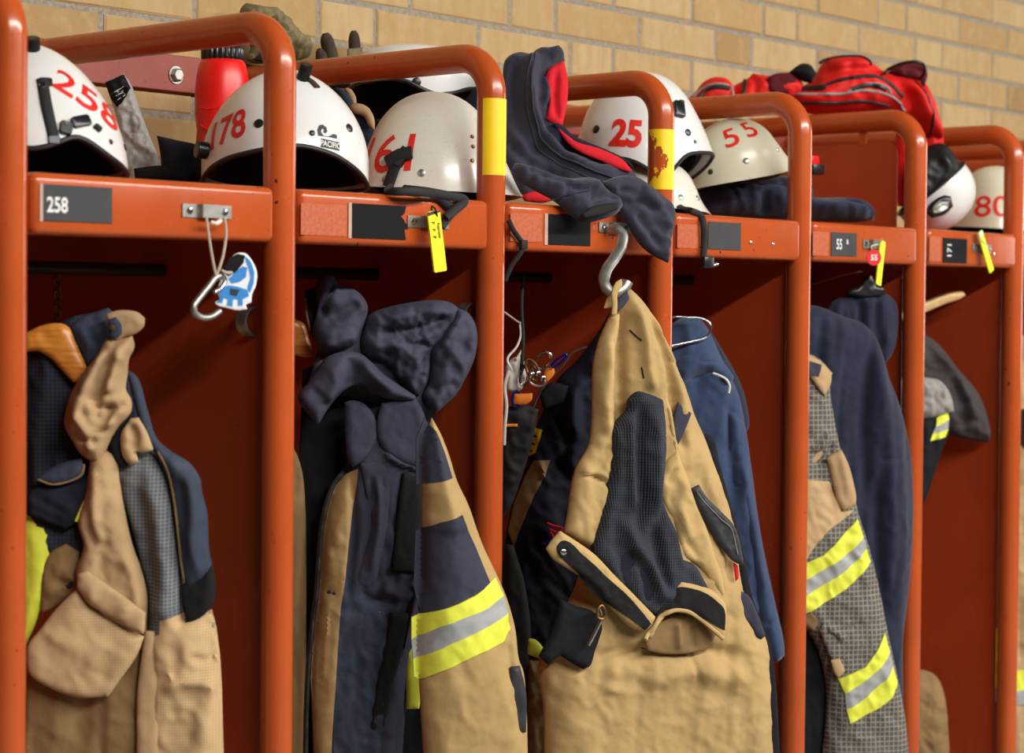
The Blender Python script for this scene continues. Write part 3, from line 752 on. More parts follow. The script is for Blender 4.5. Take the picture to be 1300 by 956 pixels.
h258 = Helmet('white helmet marked 258 with black side clip, beside the frontmost post', 42, .20, 57, .136, .120, 90, .020,
    [(-60, 205), (-20, 197), (33, 190), (60, 195), (78, 193), (95, 187), (112, 177), (124, 178), (136, 187), (148, 200), (158, 210), (164, 217)], .0, 'shell_white', n=1.64)
h258.number('258', 114, 124, .046, rot=-38, sx=1.3, bold=.012)
h258.strap('chin_strap_band', [(52, 100), (60, 135), (68, 180)], .0165, .003, 'black_webbing')
h258.rivet(55, 108, .0062, 'chrome', 'snap', .004)
block_on(h258, 'strap_slot', 58, 103, .019, .016, .0012, 'dark_steel')
block_on(h258, 'buckle', 84, 162, .018, .02, .006, 'black_plastic', -12); block_on(h258, 'buckle_arm', 104, 155, .030, .017, .005, 'black_plastic', 14)
block_on(h258, 'lever', 123, 163, .012, .008, .006, 'black_plastic', -40); h258.rivet(82, 161, .004, 'chrome', 'snap', .008)
h258.rivet(141, 180, .004); h258.rivet(158, 187, .0055); block_on(h258, 'strap_slot', 68, 178, .017, .012, .0045, 'black_plastic')
h178 = Helmet('white helmet marked 178 with a small wave logo, straddling the second post', 362, .20, 88, .137, .122, 90, .052,
    [(256, 233), (262, 229), (275, 217), (300, 205), (335, 197), (375, 189), (400, 190), (430, 199), (455, 216), (468, 237)], .01, 'shell_white', n=1.8)
h178.number('178', 287, 163, 0.052, rot=20, sx=.82, bold=.022, shear=.12)
h178.rivet(329, 157, .0078); h178.rivet(395, 169, .0048); h178.rivet(444, 162, .0075); h178.rivet(445, 162, .003, 'chrome', 'rivet_core', .0035)
# little wave mark over the word on a bar
wv = [(-.45, 0.02), (-.48, .30), (-.38, .52), (-.2, .58), (-.02, .46), (.0, .28), (-.1, .18), (-.2, .24), (-.14, .34), (-.24, .40), (-.32, .24), (-.2, .06), (.05, .06), (.3, .22), (.48, .20), (.48, .02)]
V_, f_ = mesh_poly(np.array(wv)*1.0, .05); h178.decal('wave_mark', (V_.tolist(), f_), 416, 176, .036, 'plate_grey', -6, 1.0)
h178.decal('mark_bar', grid_geo(1, .42), 420, 183, .034, 'plate_grey', -8, 1.0, .0009); h178.decal('mark_word', text_geo('PACIFIC', .015), 420, 183, .0095, 'lettering_white', -8, .78, .0014)
m_ = [np.array(h178.P(*h178.hit(383, 108)))]
def ribbed_knob(H, x, y, name, r, L, mat):
    p, q = H.hit(x, y); c = H.P(p, q); n = H.nrm(p, q); prof = [(0, -.004), (r*.8, -.004)]
    for i in range(7): z = L*i/7; prof += [(r, z), (r, z+L/12), (r*.82, z+L/11), (r*.82, z+L/7.5)]
    prof += [(r*.6, L), (0, L)]; m = MB(); m.lathe(prof, c, 18, n); return m.build(name, mat, H.t)
ribbed_knob(h258, 42, 62, 'vent_knob', .0105, .018, 'black_plastic')
ribbed_knob(h178, 384, 100, 'vent_knob', .0105, .026, 'black_plastic'); h178.strap('knob_tongue', [(388, 100), (395, 104), (402, 111)], .012, .004, 'glove_brown')
ribbed_knob(h178, 262, 190, 'side_knob', .014, .018, 'black_plastic')
h161 = Helmet('scuffed old white helmet marked 161 with a black strap hanging over the shelf edge', 549, .17, 117, .118, .108, 90, .052,
    [(462, 237), (480, 240), (520, 243), (560, 246), (600, 248), (640, 249), (660, 249)], .006, 'shell_worn', brim=[(-180, .012), (-90, .012), (0, .012), (50, .02), (90, .040), (130, .02)], n=2.1, trim=None, flare=.06)
h161.number('161', 489, 196, .068, rot=2, sx=1.05, bold=.012, shear=.1)
h161.rivet(488, 229, .0062, 'galvanised'); h161.rivet(535, 220, .0066, 'galvanised')
for yy in (173, 188, 203): h161.rivet(600, yy, .0036, 'brass_chain')
h161.strap('chin_strap', [(517, 190), (507, 205), (500, 220), (494, 236)], .022, .003, 'black_webbing', .004); h161.strap('chin_strap_end', [(494, 206), (508, 200), (524, 196)], .024, .004, 'black_webbing', .006)
block_on(h161, 'strap_buckle', 508, 205, .026, .018, .008, 'black_plastic', 60)
yb = -.031
strap_px('strap_tail', h161.t, [at(494, 236, .08), atz(500, 243, ZT+.004), atz(530, 243, ZT+.005), at(556, 250, -.030), at(572, 262, yb), at(588, 258, yb), at(574, 270, yb-.004), at(560, 288, yb-.010)], 'black_webbing', .014, .003)
strap_px('strap_loop', h161.t, [at(512, 240, .05), atz(545, 244, ZT+.007), at(566, 248, -.034), at(590, 254, yb-.012), at(578, 266, yb-.012), at(566, 276, yb-.012)], 'black_webbing', .015, .003)
lab_old = Helmet('old white helmet with red mark, underneath the helmet marked 25', 822, .22, 201, .098, .094, 90, .05,
    [(740, 262), (800, 264), (850, 267), (880, 270), (900, 272), (914, 274)], .004, 'shell_worn', brim=[(-180, .012), (0, .012), (60, .02), (90, .03), (130, .02)], n=2.1, trim=None, flare=.05)
lab_old.rivet(865, 250, .0062, 'galvanised'); lab_old.rivet(886, 251, .0062, 'galvanised'); lab_old.decal('number', text_geo('1', .03), 884, 226, .034, 'lettering_red')
strap_px('chin_strap', lab_old.t, [at(862, 262, .09), atz(878, 268, ZT+.005), at(889, 273, -.024), at(893, 283, -.033), at(894, 305, -.033), at(893, 326, -.033)], 'black_webbing', .013, .003)
m = MB(); a = at(897, 331, -.027); m.box(a[0]-.016, a[0]+.016, -.0345, -.0245, a[2]-.014, a[2]+.008, .003, 2); m.build('strap_buckle', 'black_plastic', lab_old.t)
m = MB(); a = at(905, 337, -.027); m.tube([a, a+np.array([.012, -.002, .003])], .004, 10); m.build('buckle_pin', 'chrome', lab_old.t)
h25 = Helmet('white helmet marked 25 with black vents and pointed brim, behind the ragged yellow tape', 813, .24, 92, .137, .118, 90, .075,
    [(722, 204), (760, 203), (790, 204), (806, 210), (822, 220), (840, 226), (850, 218), (858, 206), (866, 198), (876, 195), (895, 194), (908, 196)], .075, 'shell_white', brim=[(-180, 0), (30, 0), (70, .008), (90, .016), (120, .006), (150, 0)], n=2.2, base_z=ZT)
h25.number('25', 794, 170, .058, rot=-4, sx=.88, bold=.045)
h25.rivet(757, 163, .0085); h25.rivet(874, 168, .0075); h25.rivet(882, 179, .004); block_on(h25, 'vent', 861, 138, .026, .036, .008, 'black_plastic', -10); block_on(h25, 'vent_slot', 863, 133, .012, .008, .010, 'dark_steel', -10)
hrim = Helmet('white helmet with black inside showing, high behind the scuffed 161 helmet', 521, .43, 58, .118, .105, 90, .06,
    [(440, 120), (447, 113), (470, 107), (500, 106), (522, 110), (538, 119), (556, 126), (578, 122), (592, 115), (600, 112)], -.015, 'shell_white', brim=[(-180, 0), (60, 0), (90, .012), (120, 0)], n=2.9, base_z=at(521, 150, .43)[2])
hrim.rivet(529, 105, .0085); hrim.rivet(542, 116, .003); block_on(hrim, 'vent', 467, 103, .02, .012, .003, 'black_plastic'); block_on(hrim, 'vent', 488, 101, .016, .008, .003, 'black_plastic')
h55 = Helmet('cream helmet marked 55 tilted on a heap of folded navy clothes', 938, .17, (950, 146), .094, .092, 90, .055,
    [(872, 243), (890, 240), (915, 236), (940, 232), (965, 227), (985, 221), (1004, 212)], .0, 'shell_cream', brim=[(-180, .01), (-90, .012), (0, .010), (60, .018), (90, .032), (130, .016)], n=2.0, tilt=11, base_z=at(938, 234, .17)[2], trim=None, flare=.06)
h55.number('5', 927, 174, .046, rot=12, sx=1.15, bold=.012); h55.number('5', 951, 164, .044, rot=8, sx=1.1, bold=.012)
h55.rivet(947, 204, .0065, 'galvanised'); h55.rivet(902, 217, .006, 'dark_steel'); h55.rivet(987, 190, .004, 'chrome')
q = at(1037, 214, .13); m = MB(); m.box(q[0]-.03, q[0]+.016, q[1]-.012, q[1]+.012, q[2]-.014, q[2]+.010, .005, 2); m.build('rear_clip', 'black_plastic', h55.t)
q = at(1033, 203, .13); m = MB(); m.box(q[0]-.03, q[0]+.010, q[1]-.01, q[1]+.01, q[2]-.012, q[2]+.009, .004, 2); m.build('red_clip', 'red_plastic', h55.t)
h80 = Helmet('cream helmet marked 80, partly behind the post furthest right', 1263, .17, 211, .112, .105, 90, .045,
    [(1205, 288), (1230, 290), (1260, 292), (1290, 294), (1315, 296)], .004, 'shell_cream', brim=[(-180, .01), (0, .01), (90, .025)], n=2.1, trim=None, flare=.05)
h80.number('80', 1259, 262, .056, rot=0, sx=1.15, bold=.008)
hup = Helmet('white helmet lying crown down with its black neck curtain out, under the red bag', 1186, .12, 235, .098, .098, 90, .0,
    [(1187, 252)], .0, 'shell_white', n=2.1, tilt=-140, base_z=at(1181, 244, .12)[2], H=.092, rimz=-.012)
# ------------------------------------------------------------------ things on the shelf
q0 = at(282, 150, .46); zt = at(282, 61, .46)[2]
bt = thing('drinking_bottle', 'red plastic drinking bottle with a ribbed black cap behind the 178 helmet', 'bottle', (q0[0], .46, ZT+.002))
zc = zt-.022; hgt = zc-ZT-.002
m = MB(); m.lathe([(0, 0), (.043, 0), (.0475, .006), (.048, hgt*.35), (.044, hgt*.5), (.048, hgt*.62), (.048, hgt*.76), (.046, hgt*.88), (.041, hgt*.975), (.037, hgt), (0, hgt)], (q0[0], .46, ZT+.002), 48); m.build('body', 'red_plastic', bt, angle=60)
for z_, a_ in ((.72, .35), (.56, -.3)):
    m = MB(); m.tube([(q0[0]+.0478*math.sin(t), .46-.0478*math.cos(t), ZT+hgt*(z_+.07*math.sin(t*1.6+a_))) for t in np.linspace(-1.6, .6, 24)], .0016, 8); m.build('groove_ring', 'red_plastic', bt)
m = MB(); V = []; 
for j, z in enumerate((zc, zc+.004, zt-.004, zt)):
    for i in range(96):
        r = (.0375 if i % 4 < 2 else .0355)*(1 if j in (1, 2) else .95); V.append((q0[0]+r*math.cos(2*PI*i/96), .46+r*math.sin(2*PI*i/96), z))
m.add(V, [(j*96+i, j*96+(i+1) % 96, (j+1)*96+(i+1) % 96, (j+1)*96+i) for j in range(3) for i in range(96)]+[tuple(range(96))[::-1], tuple(range(288, 384))]); m.build('cap', 'black_plastic', bt, angle=25)
# clear packet
tt = NT('clear_film'); tt.base(s2l((200, 200, 200)), .12); tt.b.inputs['Transmission Weight'].default_value = .55; tt.b.inputs['IOR'].default_value = 1.2; tt.bump(tt.noise(tt.coords(), 45, 4, .7), 1.0, .004); MAT['clear_film'] = tt.m
pl = Plane(at(165, 160, .54), 45, 4)
pk = thing('plastic_packet', 'crumpled clear plastic packet with a black header, leaning between helmet 258 and the bottle', 'packet', at(180, 210, .5))
o, Fp = cloth('film_bag', pk, pl, [(133, 104), (157, 93), (167, 108), (178, 140), (190, 172), (203, 207), (200, 232), (165, 234), (155, 190), (148, 150)], 'clear_film', .012, .02, wr=[crumple(.006, .018, 4), crumple(.004, .009, 9, 70)], res=.004)
patch('header_card', pk, pl, Fp, [(133, 105), (157, 94), (166, 112), (157, 130), (149, 137), (140, 124)], 'plate_black', .0016)
for k in range(3): seam('print_line', pk, pl, Fp, [(146+k*2, 118+k*5), (158+k, 111+k*5)], 'lettering_white', .0005, .002)
pl = Plane(at(225, 200, .44), 48, 0)
b_ = thing('folded_cloth', 'dark navy folded cloth standing on the shelf beside the red bottle', 'cloth', at(228, 225, .44))
cloth('fold', b_, pl, [(199, 172), (225, 178), (252, 184), (262, 190), (262, 236), (205, 236), (204, 200)], 'navy_deep', .03, .02, wr=[drape(.004, .03, 3), crumple(.002, .03)])
cloth('lower_fold', b_, pl, [(170, 214), (205, 210), (250, 216), (262, 222), (262, 238), (172, 236)], 'black_cloth', .03, .02, off=.02, wr=[crumple(.003, .02, 6)])
# olive scarf and gloves lying up on the wall bar
pl = Plane(at(350, 60, .585), 20, 8)
sc = thing('olive_scarf', 'crumpled olive cloth stuffed up on the wall bar above the red bottle', 'cloth', at(345, 100, .585))
cloth('cloth_body', sc, pl, [(305, 12), (312, 4), (325, 8), (345, 10), (362, 22), (378, 42), (392, 48), (397, 62), (392, 72), (372, 78), (342, 81), (320, 80), (312, 74), (318, 60), (308, 36)], 'olive_cloth', .03, .02, wr=[crumple(.012, .02, 3), crumple(.006, .010, 8, 60)], creases=[([(320, 20), (340, 60), (345, 95)], .008, .008), ([(380, 50), (372, 75), (376, 95)], .01, .006)], res=.005)
cloth('dark_edge', sc, pl, [(336, 64), (348, 70), (340, 79), (320, 76)], 'black_cloth', .012, .01, off=.03)
gl = thing('work_glove', 'dark brown leather glove with fingers up behind the third hoop', 'glove', at(430, 95, .605))
def finger(pts, r, par, Y, mat='glove_brown', name='finger'):
    m = MB(); P = smooth_path([at(x, y, Y) for x, y in pts], .006); n = len(P)
    rr = [r*(1-.25*i/n)*(1 if i < n-3 else [.93, .78, .45][i-(n-3)]) for i in range(n)]
    m.tube(P, rr, 14); return m.build(name, mat, par)
finger([(420, 96), (420, 72), (416, 56), (413, 42)], .0165, gl, .605); finger([(452, 96), (451, 72), (450, 56), (449, 39)], .0145, gl, .605); finger([(410, 96), (409, 80), (407, 68), (404, 63)], .0135, gl, .60)
pl = Plane(at(430, 90, .61), 12)
cloth('palm', gl, pl, [(400, 84), (415, 76), (440, 78), (460, 78), (464, 104), (436, 112), (402, 108)], 'glove_brown', .018, .014, wr=[crumple(.003, .012)])
cloth('cuff_patch', gl, pl, [(441, 62), (460, 60), (462, 84), (440, 84)], 'olive_cloth', .006, .006, off=.012)
g2 = thing('rescue_glove', 'navy glove with tan leather edging, wedged between helmets 178 and 161', 'glove', at(455, 190, .36))
pl = Plane(at(455, 150, .37), 45)
cloth('palm', g2, pl, [(446, 140), (458, 138), (470, 150), (474, 165), (470, 200), (462, 236), (448, 236), (444, 180)], 'navy_deep', .02, .014, wr=[crumple(.003, .015)])
cloth('edging', g2, pl, [(443, 134), (454, 131), (467, 136), (475, 150), (476, 166), (468, 160), (462, 148), (450, 144)], 'tan_dull', .012, .008, off=.02)
cloth('wrist_band', g2, pl, [(426, 111), (437, 115), (446, 126), (450, 136), (443, 142), (432, 126), (420, 112)], 'charcoal_blue', .012, .01, off=.01)
cloth('thumb', g2, pl, [(436, 112), (445, 113), (452, 124), (452, 136), (446, 132), (438, 116)], 'tan_dull', .01, .008, off=-.006)
pl = Plane(at(560, 190, .345), 40)
fj = thing('folded_jacket', 'dark navy folded jacket piled behind the scuffed 161 helmet', 'jacket', at(560, 250, .44))
cloth('pile', fj, pl, [(474, 152), (520, 148), (575, 140), (592, 124), (604, 110), (622, 112), (634, 150), (636, 248), (490, 242)], 'navy_deep', .045, .04, wr=[drape(.008, .05, 2, 80), crumple(.004, .03)])
# sweatshirt thrown over the fourth hoop's rail
sw = thing('sweatshirt', 'dark navy sweatshirt with red lining thrown over a hoop and hanging across the shelf front', 'sweatshirt', at(720, 250, .1))
pl = Plane(at(700, 150, .15), 36, 24)
o, Fs = cloth('body', sw, pl, [(641, 77), (651, 69), (661, 68), (673, 69), (682, 63), (692, 63), (705, 61), (714, 64), (717, 78), (699, 88), (695, 105), (699, 122), (697, 145), (708, 160), (722, 177), (742, 191), (776, 203), (800, 214), (808, 226), (800, 238), (775, 246), (740, 250), (700, 246), (662, 246), (646, 236), (640, 190), (639, 130)], 'navy_fleece', .035, .03, res=.005,
    creases=[([(676, 66), (668, 100), (672, 150), (690, 190), (730, 220), (790, 232)], .016, .010), ([(690, 70), (684, 110), (684, 150), (705, 185), (750, 208), (795, 222)], -.010, .008), ([(650, 75), (650, 130), (660, 180), (700, 220)], -.010, .010), ([(640, 180), (670, 215), (720, 236)], -.012, .010), ([(705, 70), (700, 84)], .01, .012), ([(690, 100), (697, 122), (692, 140)], .008, .008)], wr=[drape(.006, .03, 4, -25), crumple(.002, .02)])
seam('zip_seam', sw, pl, Fs, [(679, 68), (672, 105), (675, 148), (692, 186), (735, 214), (795, 228)], 'navy_shell', .0022, .0005)
seam('zip_seam', sw, pl, Fs, [(674, 69), (667, 105), (670, 150), (688, 190), (732, 219), (790, 233)], 'navy_shell', .0016, .0005)
cloth('lining', sw, pl, [(697, 87), (716, 77), (721, 102), (720, 132), (714, 160), (705, 160), (693, 151), (697, 123), (691, 108)], 'red_lining', .016, .014, off=.018, creases=[([(706, 84), (704, 130), (708, 156)], -.006, .006)], res=.004)
cloth('lining_strip', sw, pl, [(707, 161), (718, 170), (732, 180), (762, 189), (792, 204), (803, 219), (790, 216), (762, 204), (738, 194), (720, 181)], 'red_lining', .008, .006, off=.030, res=.004)
cloth('hood_edge', sw, pl, [(700, 156), (712, 158), (728, 172), (745, 180), (770, 190), (800, 206), (806, 216), (796, 208), (765, 194), (735, 184), (714, 172)], 'navy_deep', .008, .006, off=.026, res=.004)
pl2 = Plane(at(720, 245, -.022), 28, 14)
cloth('sleeve', sw, pl2, [(649, 216), (654, 207), (676, 212), (716, 226), (755, 227), (772, 243), (787, 252), (790, 262), (783, 271), (755, 281), (738, 283), (729, 276), (705, 256), (676, 240), (654, 226)], 'navy_fleece', .028, .022, off=.02, tb=.02, res=.005,
    creases=[([(660, 215), (700, 232), (735, 250)], -.008, .006), ([(690, 238), (730, 238), (762, 240)], .008, .006), ([(740, 258), (760, 252), (785, 254)], -.014, .006), ([(716, 246), (712, 256)], -.004, .004)], wr=[crumple(.004, .02, 5, 10)])
cloth('cuff_opening', sw, pl2, [(738, 272), (752, 262), (772, 258), (786, 258), (784, 266), (762, 273), (742, 277)], 'lining_black', .006, .006, off=.050, res=.004)
seam('cuff_seam', sw, pl2, Field(pl2, .028, .022, .02, outline_uv(pl2, [(649, 216), (654, 207), (676, 212), (716, 226), (755, 227), (772, 243), (787, 252), (790, 262), (783, 271), (755, 281), (738, 283), (729, 276), (705, 256), (676, 240), (654, 226)], .02, .01), [], []), [(757, 230), (748, 240), (722, 246), (706, 250)], 'navy_shell', .0016)
pl3 = Plane(at(815, 280, -.060), 20, 4)
cloth('sleeve', sw, pl3, [(762, 232), (785, 224), (806, 224), (834, 243), (852, 260), (855, 282), (850, 311), (848, 334), (828, 324), (813, 311), (798, 288), (789, 272), (786, 258), (774, 246)], 'navy_fleece', .022, .02, tb=.012, res=.005,
    creases=[([(800, 236), (828, 262), (846, 300)], .008, .010), ([(785, 262), (806, 258), (826, 268), (848, 262)], -.007, .006), ([(800, 270), (815, 290), (835, 320)], -.007, .007), ([(775, 240), (800, 246), (812, 236)], -.008, .006)], wr=[crumple(.004, .025, 7, 60)])
cloth('hem', sw, Plane(at(672, 250, .06), 36, 40), [(662, 249), (668, 246), (682, 242), (702, 254), (690, 257), (666, 255)], 'red_lining', .010, .008, res=.004)
# red holdall on the rails
bag = thing('holdall', 'big red nylon holdall with black trim lying on top of the hoops', 'bag', at(1080, 145, .25))
pl = Plane(at(1070, 120, .27), 40, 0)
o, Fb = cloth('body', bag, pl, [(1000, 116), (1025, 106), (1036, 93), (1047, 77), (1058, 72), (1097, 71), (1108, 81), (1125, 92), (1147, 98), (1164, 101), (1175, 107), (1186, 130), (1196, 165), (1196, 176), (1170, 172), (1148, 160), (1120, 149), (1060, 146), (1020, 143), (1004, 130)], 'red_nylon', .075, .045, tb=.07, res=.007,
    creases=[([(1047, 84), (1075, 80), (1100, 84)], .01, .02), ([(1036, 96), (1062, 92), (1104, 92), (1128, 104)], -.012, .010), ([(1140, 104), (1158, 125), (1168, 160)], .012, .014), ([(1125, 100), (1146, 130), (1150, 160)], -.014, .010)], wr=[crumple(.006, .04, 3, 20)])
cloth('hanging_end', bag, Plane(at(1165, 200, .165), 40, 0), [(1139, 150), (1165, 140), (1186, 150), (1197, 172), (1197, 184), (1188, 196), (1184, 222), (1176, 246), (1160, 262), (1140, 262), (1136, 215)], 'red_nylon', .03, .025, tb=.03, res=.006, creases=[([(1150, 160), (1156, 210), (1152, 250)], -.006, .01), ([(1176, 160), (1180, 200), (1174, 235)], .008, .01)])
cloth('end_pocket', bag, pl, [(870, 126), (880, 120), (892, 105), (906, 98), (923, 100), (931, 109), (937, 106), (950, 99), (956, 93), (975, 96), (1000, 92), (1014, 99), (1022, 112), (1012, 128), (960, 136), (884, 140)], 'red_nylon', .045, .03, tb=.04, res=.006, creases=[([(931, 108), (933, 126)], -.014, .008), ([(958, 96), (952, 124)], -.010, .007), ([(978, 98), (980, 124)], -.014, .008)], wr=[crumple(.004, .03, 5)])
Fe = Fb
cloth('handle_pad', bag, pl, [(1001, 92), (1017, 81), (1028, 82), (1036, 93), (1030, 106), (1018, 103), (1008, 96)], 'black_cloth', .03, .02, off=.03, res=.005)
cloth('strap', bag, pl, [(975, 98), (986, 93), (1003, 92), (1012, 104), (1004, 118), (984, 122), (974, 112)], 'maroon_lining', .014, .010, off=.036, res=.005)
cloth('side_pouch', bag, pl, [(1125, 93), (1141, 82), (1158, 79), (1172, 83), (1177, 94), (1174, 108), (1162, 104), (1144, 101)], 'maroon_lining', .03, .02, off=.0, res=.005, creases=[([(1140, 92), (1160, 88), (1172, 98)], -.012, .008)])
seam('pouch_edge', bag, pl, Fb, [(1125, 93), (1141, 82), (1158, 79), (1172, 83), (1177, 94), (1173, 108)], 'black_rubber', .004, .02)
for ln, mt, r, lf in (([(1040, 112), (1062, 103), (1080, 99), (1111, 97), (1130, 106), (1146, 124)], 'black_rubber', .0045, 0), ([(1006, 117), (1036, 119), (1069, 119), (1091, 115), (1114, 117), (1136, 125), (1153, 140)], 'grey_cotton', .0032, 0), ([(1075, 117), (1091, 109), (1111, 106), (1127, 112), (1131, 119)], 'grey_cotton', .003, 0),
        ([(1080, 114), (1096, 109), (1112, 109), (1125, 114)], 'black_rubber', .006, 0), ([(1020, 129), (1064, 130), (1100, 128), (1132, 134)], 'black_rubber', .004, 0), ([(1008, 112), (1030, 112), (1050, 110)], 'black_rubber', .008, 0), ([(1046, 78), (1058, 72), (1097, 71), (1108, 81)], 'black_rubber', .004, .0), ([(1166, 103), (1180, 135), (1191, 170)], 'black_rubber', .003, 0)):
    seam('zip' if mt == 'black_rubber' else 'piping', bag, pl, Fb, ln, mt, r, lf)
pe = Field(pl, .045, .03, 0, outline_uv(pl, [(870, 126), (880, 120), (892, 105), (906, 98), (923, 100), (931, 109), (956, 93), (1000, 92), (1014, 99), (1022, 112), (1012, 128), (960, 136), (884, 140)], 0, .01), [], [])
seam('piping', bag, pl, pe, [(884, 122), (896, 110), (910, 106), (926, 108)], 'grey_cotton', .003, .002); seam('zip', bag, pl, pe, [(890, 124), (900, 113), (912, 110), (926, 112)], 'black_rubber', .005, .002); seam('zip', bag, pl, pe, [(950, 100), (944, 122)], 'black_rubber', .004, .0)
seam('piping', bag, pl, pe, [(931, 108), (930, 124)], 'grey_cotton', .003, .002)
# folded navy clothes under the 55 helmet
fn = thing('folded_trousers', 'heap of folded navy work trousers under the tilted cream 55 helmet', 'trousers', at(990, 280, .13))
pl = Plane(at(990, 258, .14), 38, 10)
cloth('lower_fold', fn, pl, [(884, 243), (905, 236), (940, 234), (985, 231), (1030, 250), (1075, 251), (1098, 256), (1109, 268), (1109, 279), (1090, 282), (1000, 279), (930, 275), (884, 271)], 'navy_sweat', .06, .035, tb=.03, res=.006, creases=[([(960, 246), (966, 276)], -.012, .010), ([(1062, 256), (1088, 262), (1104, 272)], -.012, .007), ([(1000, 258), (1040, 266), (1100, 276)], .006, .012), ([(915, 240), (925, 275)], .006, .012)], wr=[crumple(.006, .03, 5, 15)])
cloth('upper_fold', fn, pl, [(884, 244), (900, 238), (930, 233), (958, 231), (985, 225), (1010, 224), (1030, 238), (1032, 252), (1000, 262), (950, 262), (900, 262)], 'navy_sweat', .04, .03, off=.012, res=.006, creases=[([(900, 244), (950, 246), (1000, 240)], -.008, .008), ([(955, 238), (962, 260)], -.012, .008)], wr=[crumple(.005, .025, 8)])
pl = Plane(at(1192, 222, .085), 42, 0)
cloth('neck_curtain', hup.t, pl, [(1150, 262), (1176, 256), (1200, 240), (1219, 221), (1218, 208), (1208, 192), (1197, 182), (1182, 184), (1164, 198), (1152, 230)], 'black_rubber', .045, .035, off=.0, tb=.045, res=.006, wr=[crumple(.005, .03)], creases=[([(1180, 190), (1196, 214), (1190, 240)], .008, .01)])
pl = Plane(at(1195, 262, .04), 42, 0)
o, Fu = cloth('buckle', hup.t, pl, [(1176, 270), (1182, 258), (1198, 248), (1207, 249), (1210, 262), (1200, 272), (1184, 277)], 'black_plastic', .012, .008, off=.005, tb=.03, res=.003)
patch('buckle_plate', hup.t, pl, Fu, [(1184, 264), (1196, 256), (1204, 256), (1203, 264), (1192, 270), (1185, 270)], 'galvanised', .002, .003)
# ------------------------------------------------------------------ garments hanging in the bays
def C(s, *a): return [(tuple(p), s, a[0]) for p in a[1:]]
def cloth_l(name, lab, *a, **k):
    o, F = cloth(name, *a, **k); o['label'] = lab; return o, F
# ---- first bay: hanger on a chain with worn tan and check jacket
pl = Plane(at(150, 600, .13), 45)
hg = thing('wooden_hanger', 'varnished wooden coat hanger on a brass chain in the leftmost bay', 'hanger', at(75, 420, .26))
plh = Plane(at(80, 440, .24), 45)
cloth('hanger_arm', hg, pl, [(30, 424), (50, 414), (66, 410.5), (80, 411), (88, 416), (95, 432), (104, 452), (112, 470), (101, 484), (93, 486), (78, 470), (64, 455), (48, 446), (30, 448)], 'varnished_wood', .014, .012, off=.012, tb=.008, res=.005)
tp = at(73, 409, .24); zr = ZB-.04-.012
nl = 6
for k in range(nl):
    z = tp[2]+(zr-tp[2])*(k+.5)/nl; hl = (zr-tp[2])/nl*.62; pts = []
    for i in range(20):
        a = 2*PI*i/20; u = .0062*math.cos(a); w_ = hl*math.sin(a)
        pts.append((tp[0]+(u if k % 2 else 0), tp[1]+(0 if k % 2 else u), z+w_))
    m = MB(); m.tube(pts, .0021, 8, closed=True); m.build('chain_link', 'brass_chain', hg)
jk = thing('firefighter_jacket', 'worn tan firefighter jacket with grey check sleeve hanging in the leftmost bay', 'jacket', at(150, 600, .13))
cr = crumple
cloth_l('back_lining', 'dark navy lining', jk, pl, [(30, 424), (62, 418), (92, 402), (118, 397), (136, 392), (150, 402), (162, 470), (184, 530), (206, 600), (216, 700), (214, 790), (110, 800), (60, 720), (30, 700)], 'dark_check', .03, .03, off=-.03, wr=[drape(.010, .03, 3), cr(.003, .03)])
cloth_l('collar', 'charcoal quilted collar', jk, pl, [(88, 416), (100, 405), (118, 397), (138, 391), (148, 402), (142, 425), (128, 440), (118, 456), (110, 466), (100, 446)], 'charcoal_blue', .016, .012, off=.0, wr=[cr(.003, .02)], creases=[([(100, 412), (112, 430), (116, 450)], .006, .005)])
cloth_l('fluorescent_panel', 'fluorescent yellow strip', jk, pl, [(28, 652), (40, 655), (60, 668), (66, 690), (60, 740), (46, 790), (34, 818), (26, 816)], 'fluor_yellow', .012, .02, off=.0, wr=[drape(.004, .03)])
o, Fz = cloth('front_flap', jk, pl, [(160, 468), (174, 478), (188, 522), (199, 556), (216, 572), (240, 587), (254, 607), (257, 626), (263, 650), (266, 700), (271, 724), (262, 732), (248, 742), (236, 747), (229, 720), (222, 660), (214, 612), (200, 582), (184, 556), (172, 520)], 'charcoal_blue', .022, .02, off=.012, wr=[drape(.005, .02, 5, 12)], creases=[([(240, 590), (246, 640), (240, 720)], .008, .01), ([(228, 600), (236, 660), (236, 720)], -.006, .008)])
seam('piping', jk, pl, Fz, [(200, 574), (212, 598), (222, 650), (229, 715), (233, 742)], 'tan_dark', .0022)
cloth_l('flap_end', 'black velcro end', jk, pl, [(230, 742), (248, 736), (262, 722), (270, 716), (274, 742), (272, 764), (260, 780), (238, 793), (231, 768)], 'black_velcro', .014, .012, off=.016, wr=[drape(.003, .02)])
o, Fsl = cloth('sleeve', jk, pl, [(140, 582), (160, 574), (188, 572), (206, 588), (217, 622), (226, 678), (231, 731), (233, 785), (267, 776), (274, 800), (279, 840), (281, 880), (284, 960), (284, 1000), (176, 1000), (180, 880), (186, 800), (186, 752), (176, 706), (162, 657), (150, 619)], 'grey_check', .03, .03, off=.0, wr=[drape(.008, .03, 7, -12), cr(.004, .03, 3)], creases=[([(190, 590), (206, 660), (212, 740), (210, 790)], .010, .018), ([(172, 600), (190, 680), (198, 760)], -.008, .010), ([(240, 830), (262, 836), (278, 832)], -.005, .006), ([(206, 870), (240, 862), (280, 868)], .006, .01)])
patch('cuff', jk, pl, Fsl, [(203, 788), (216, 784), (231, 781), (234, 793), (252, 784), (267, 777), (273, 800), (278, 840), (280, 880), (283, 990), (178, 990), (181, 880), (186, 812), (202, 806)], 'tan_check', .0022, .006)['label'] = 'tan cuff'
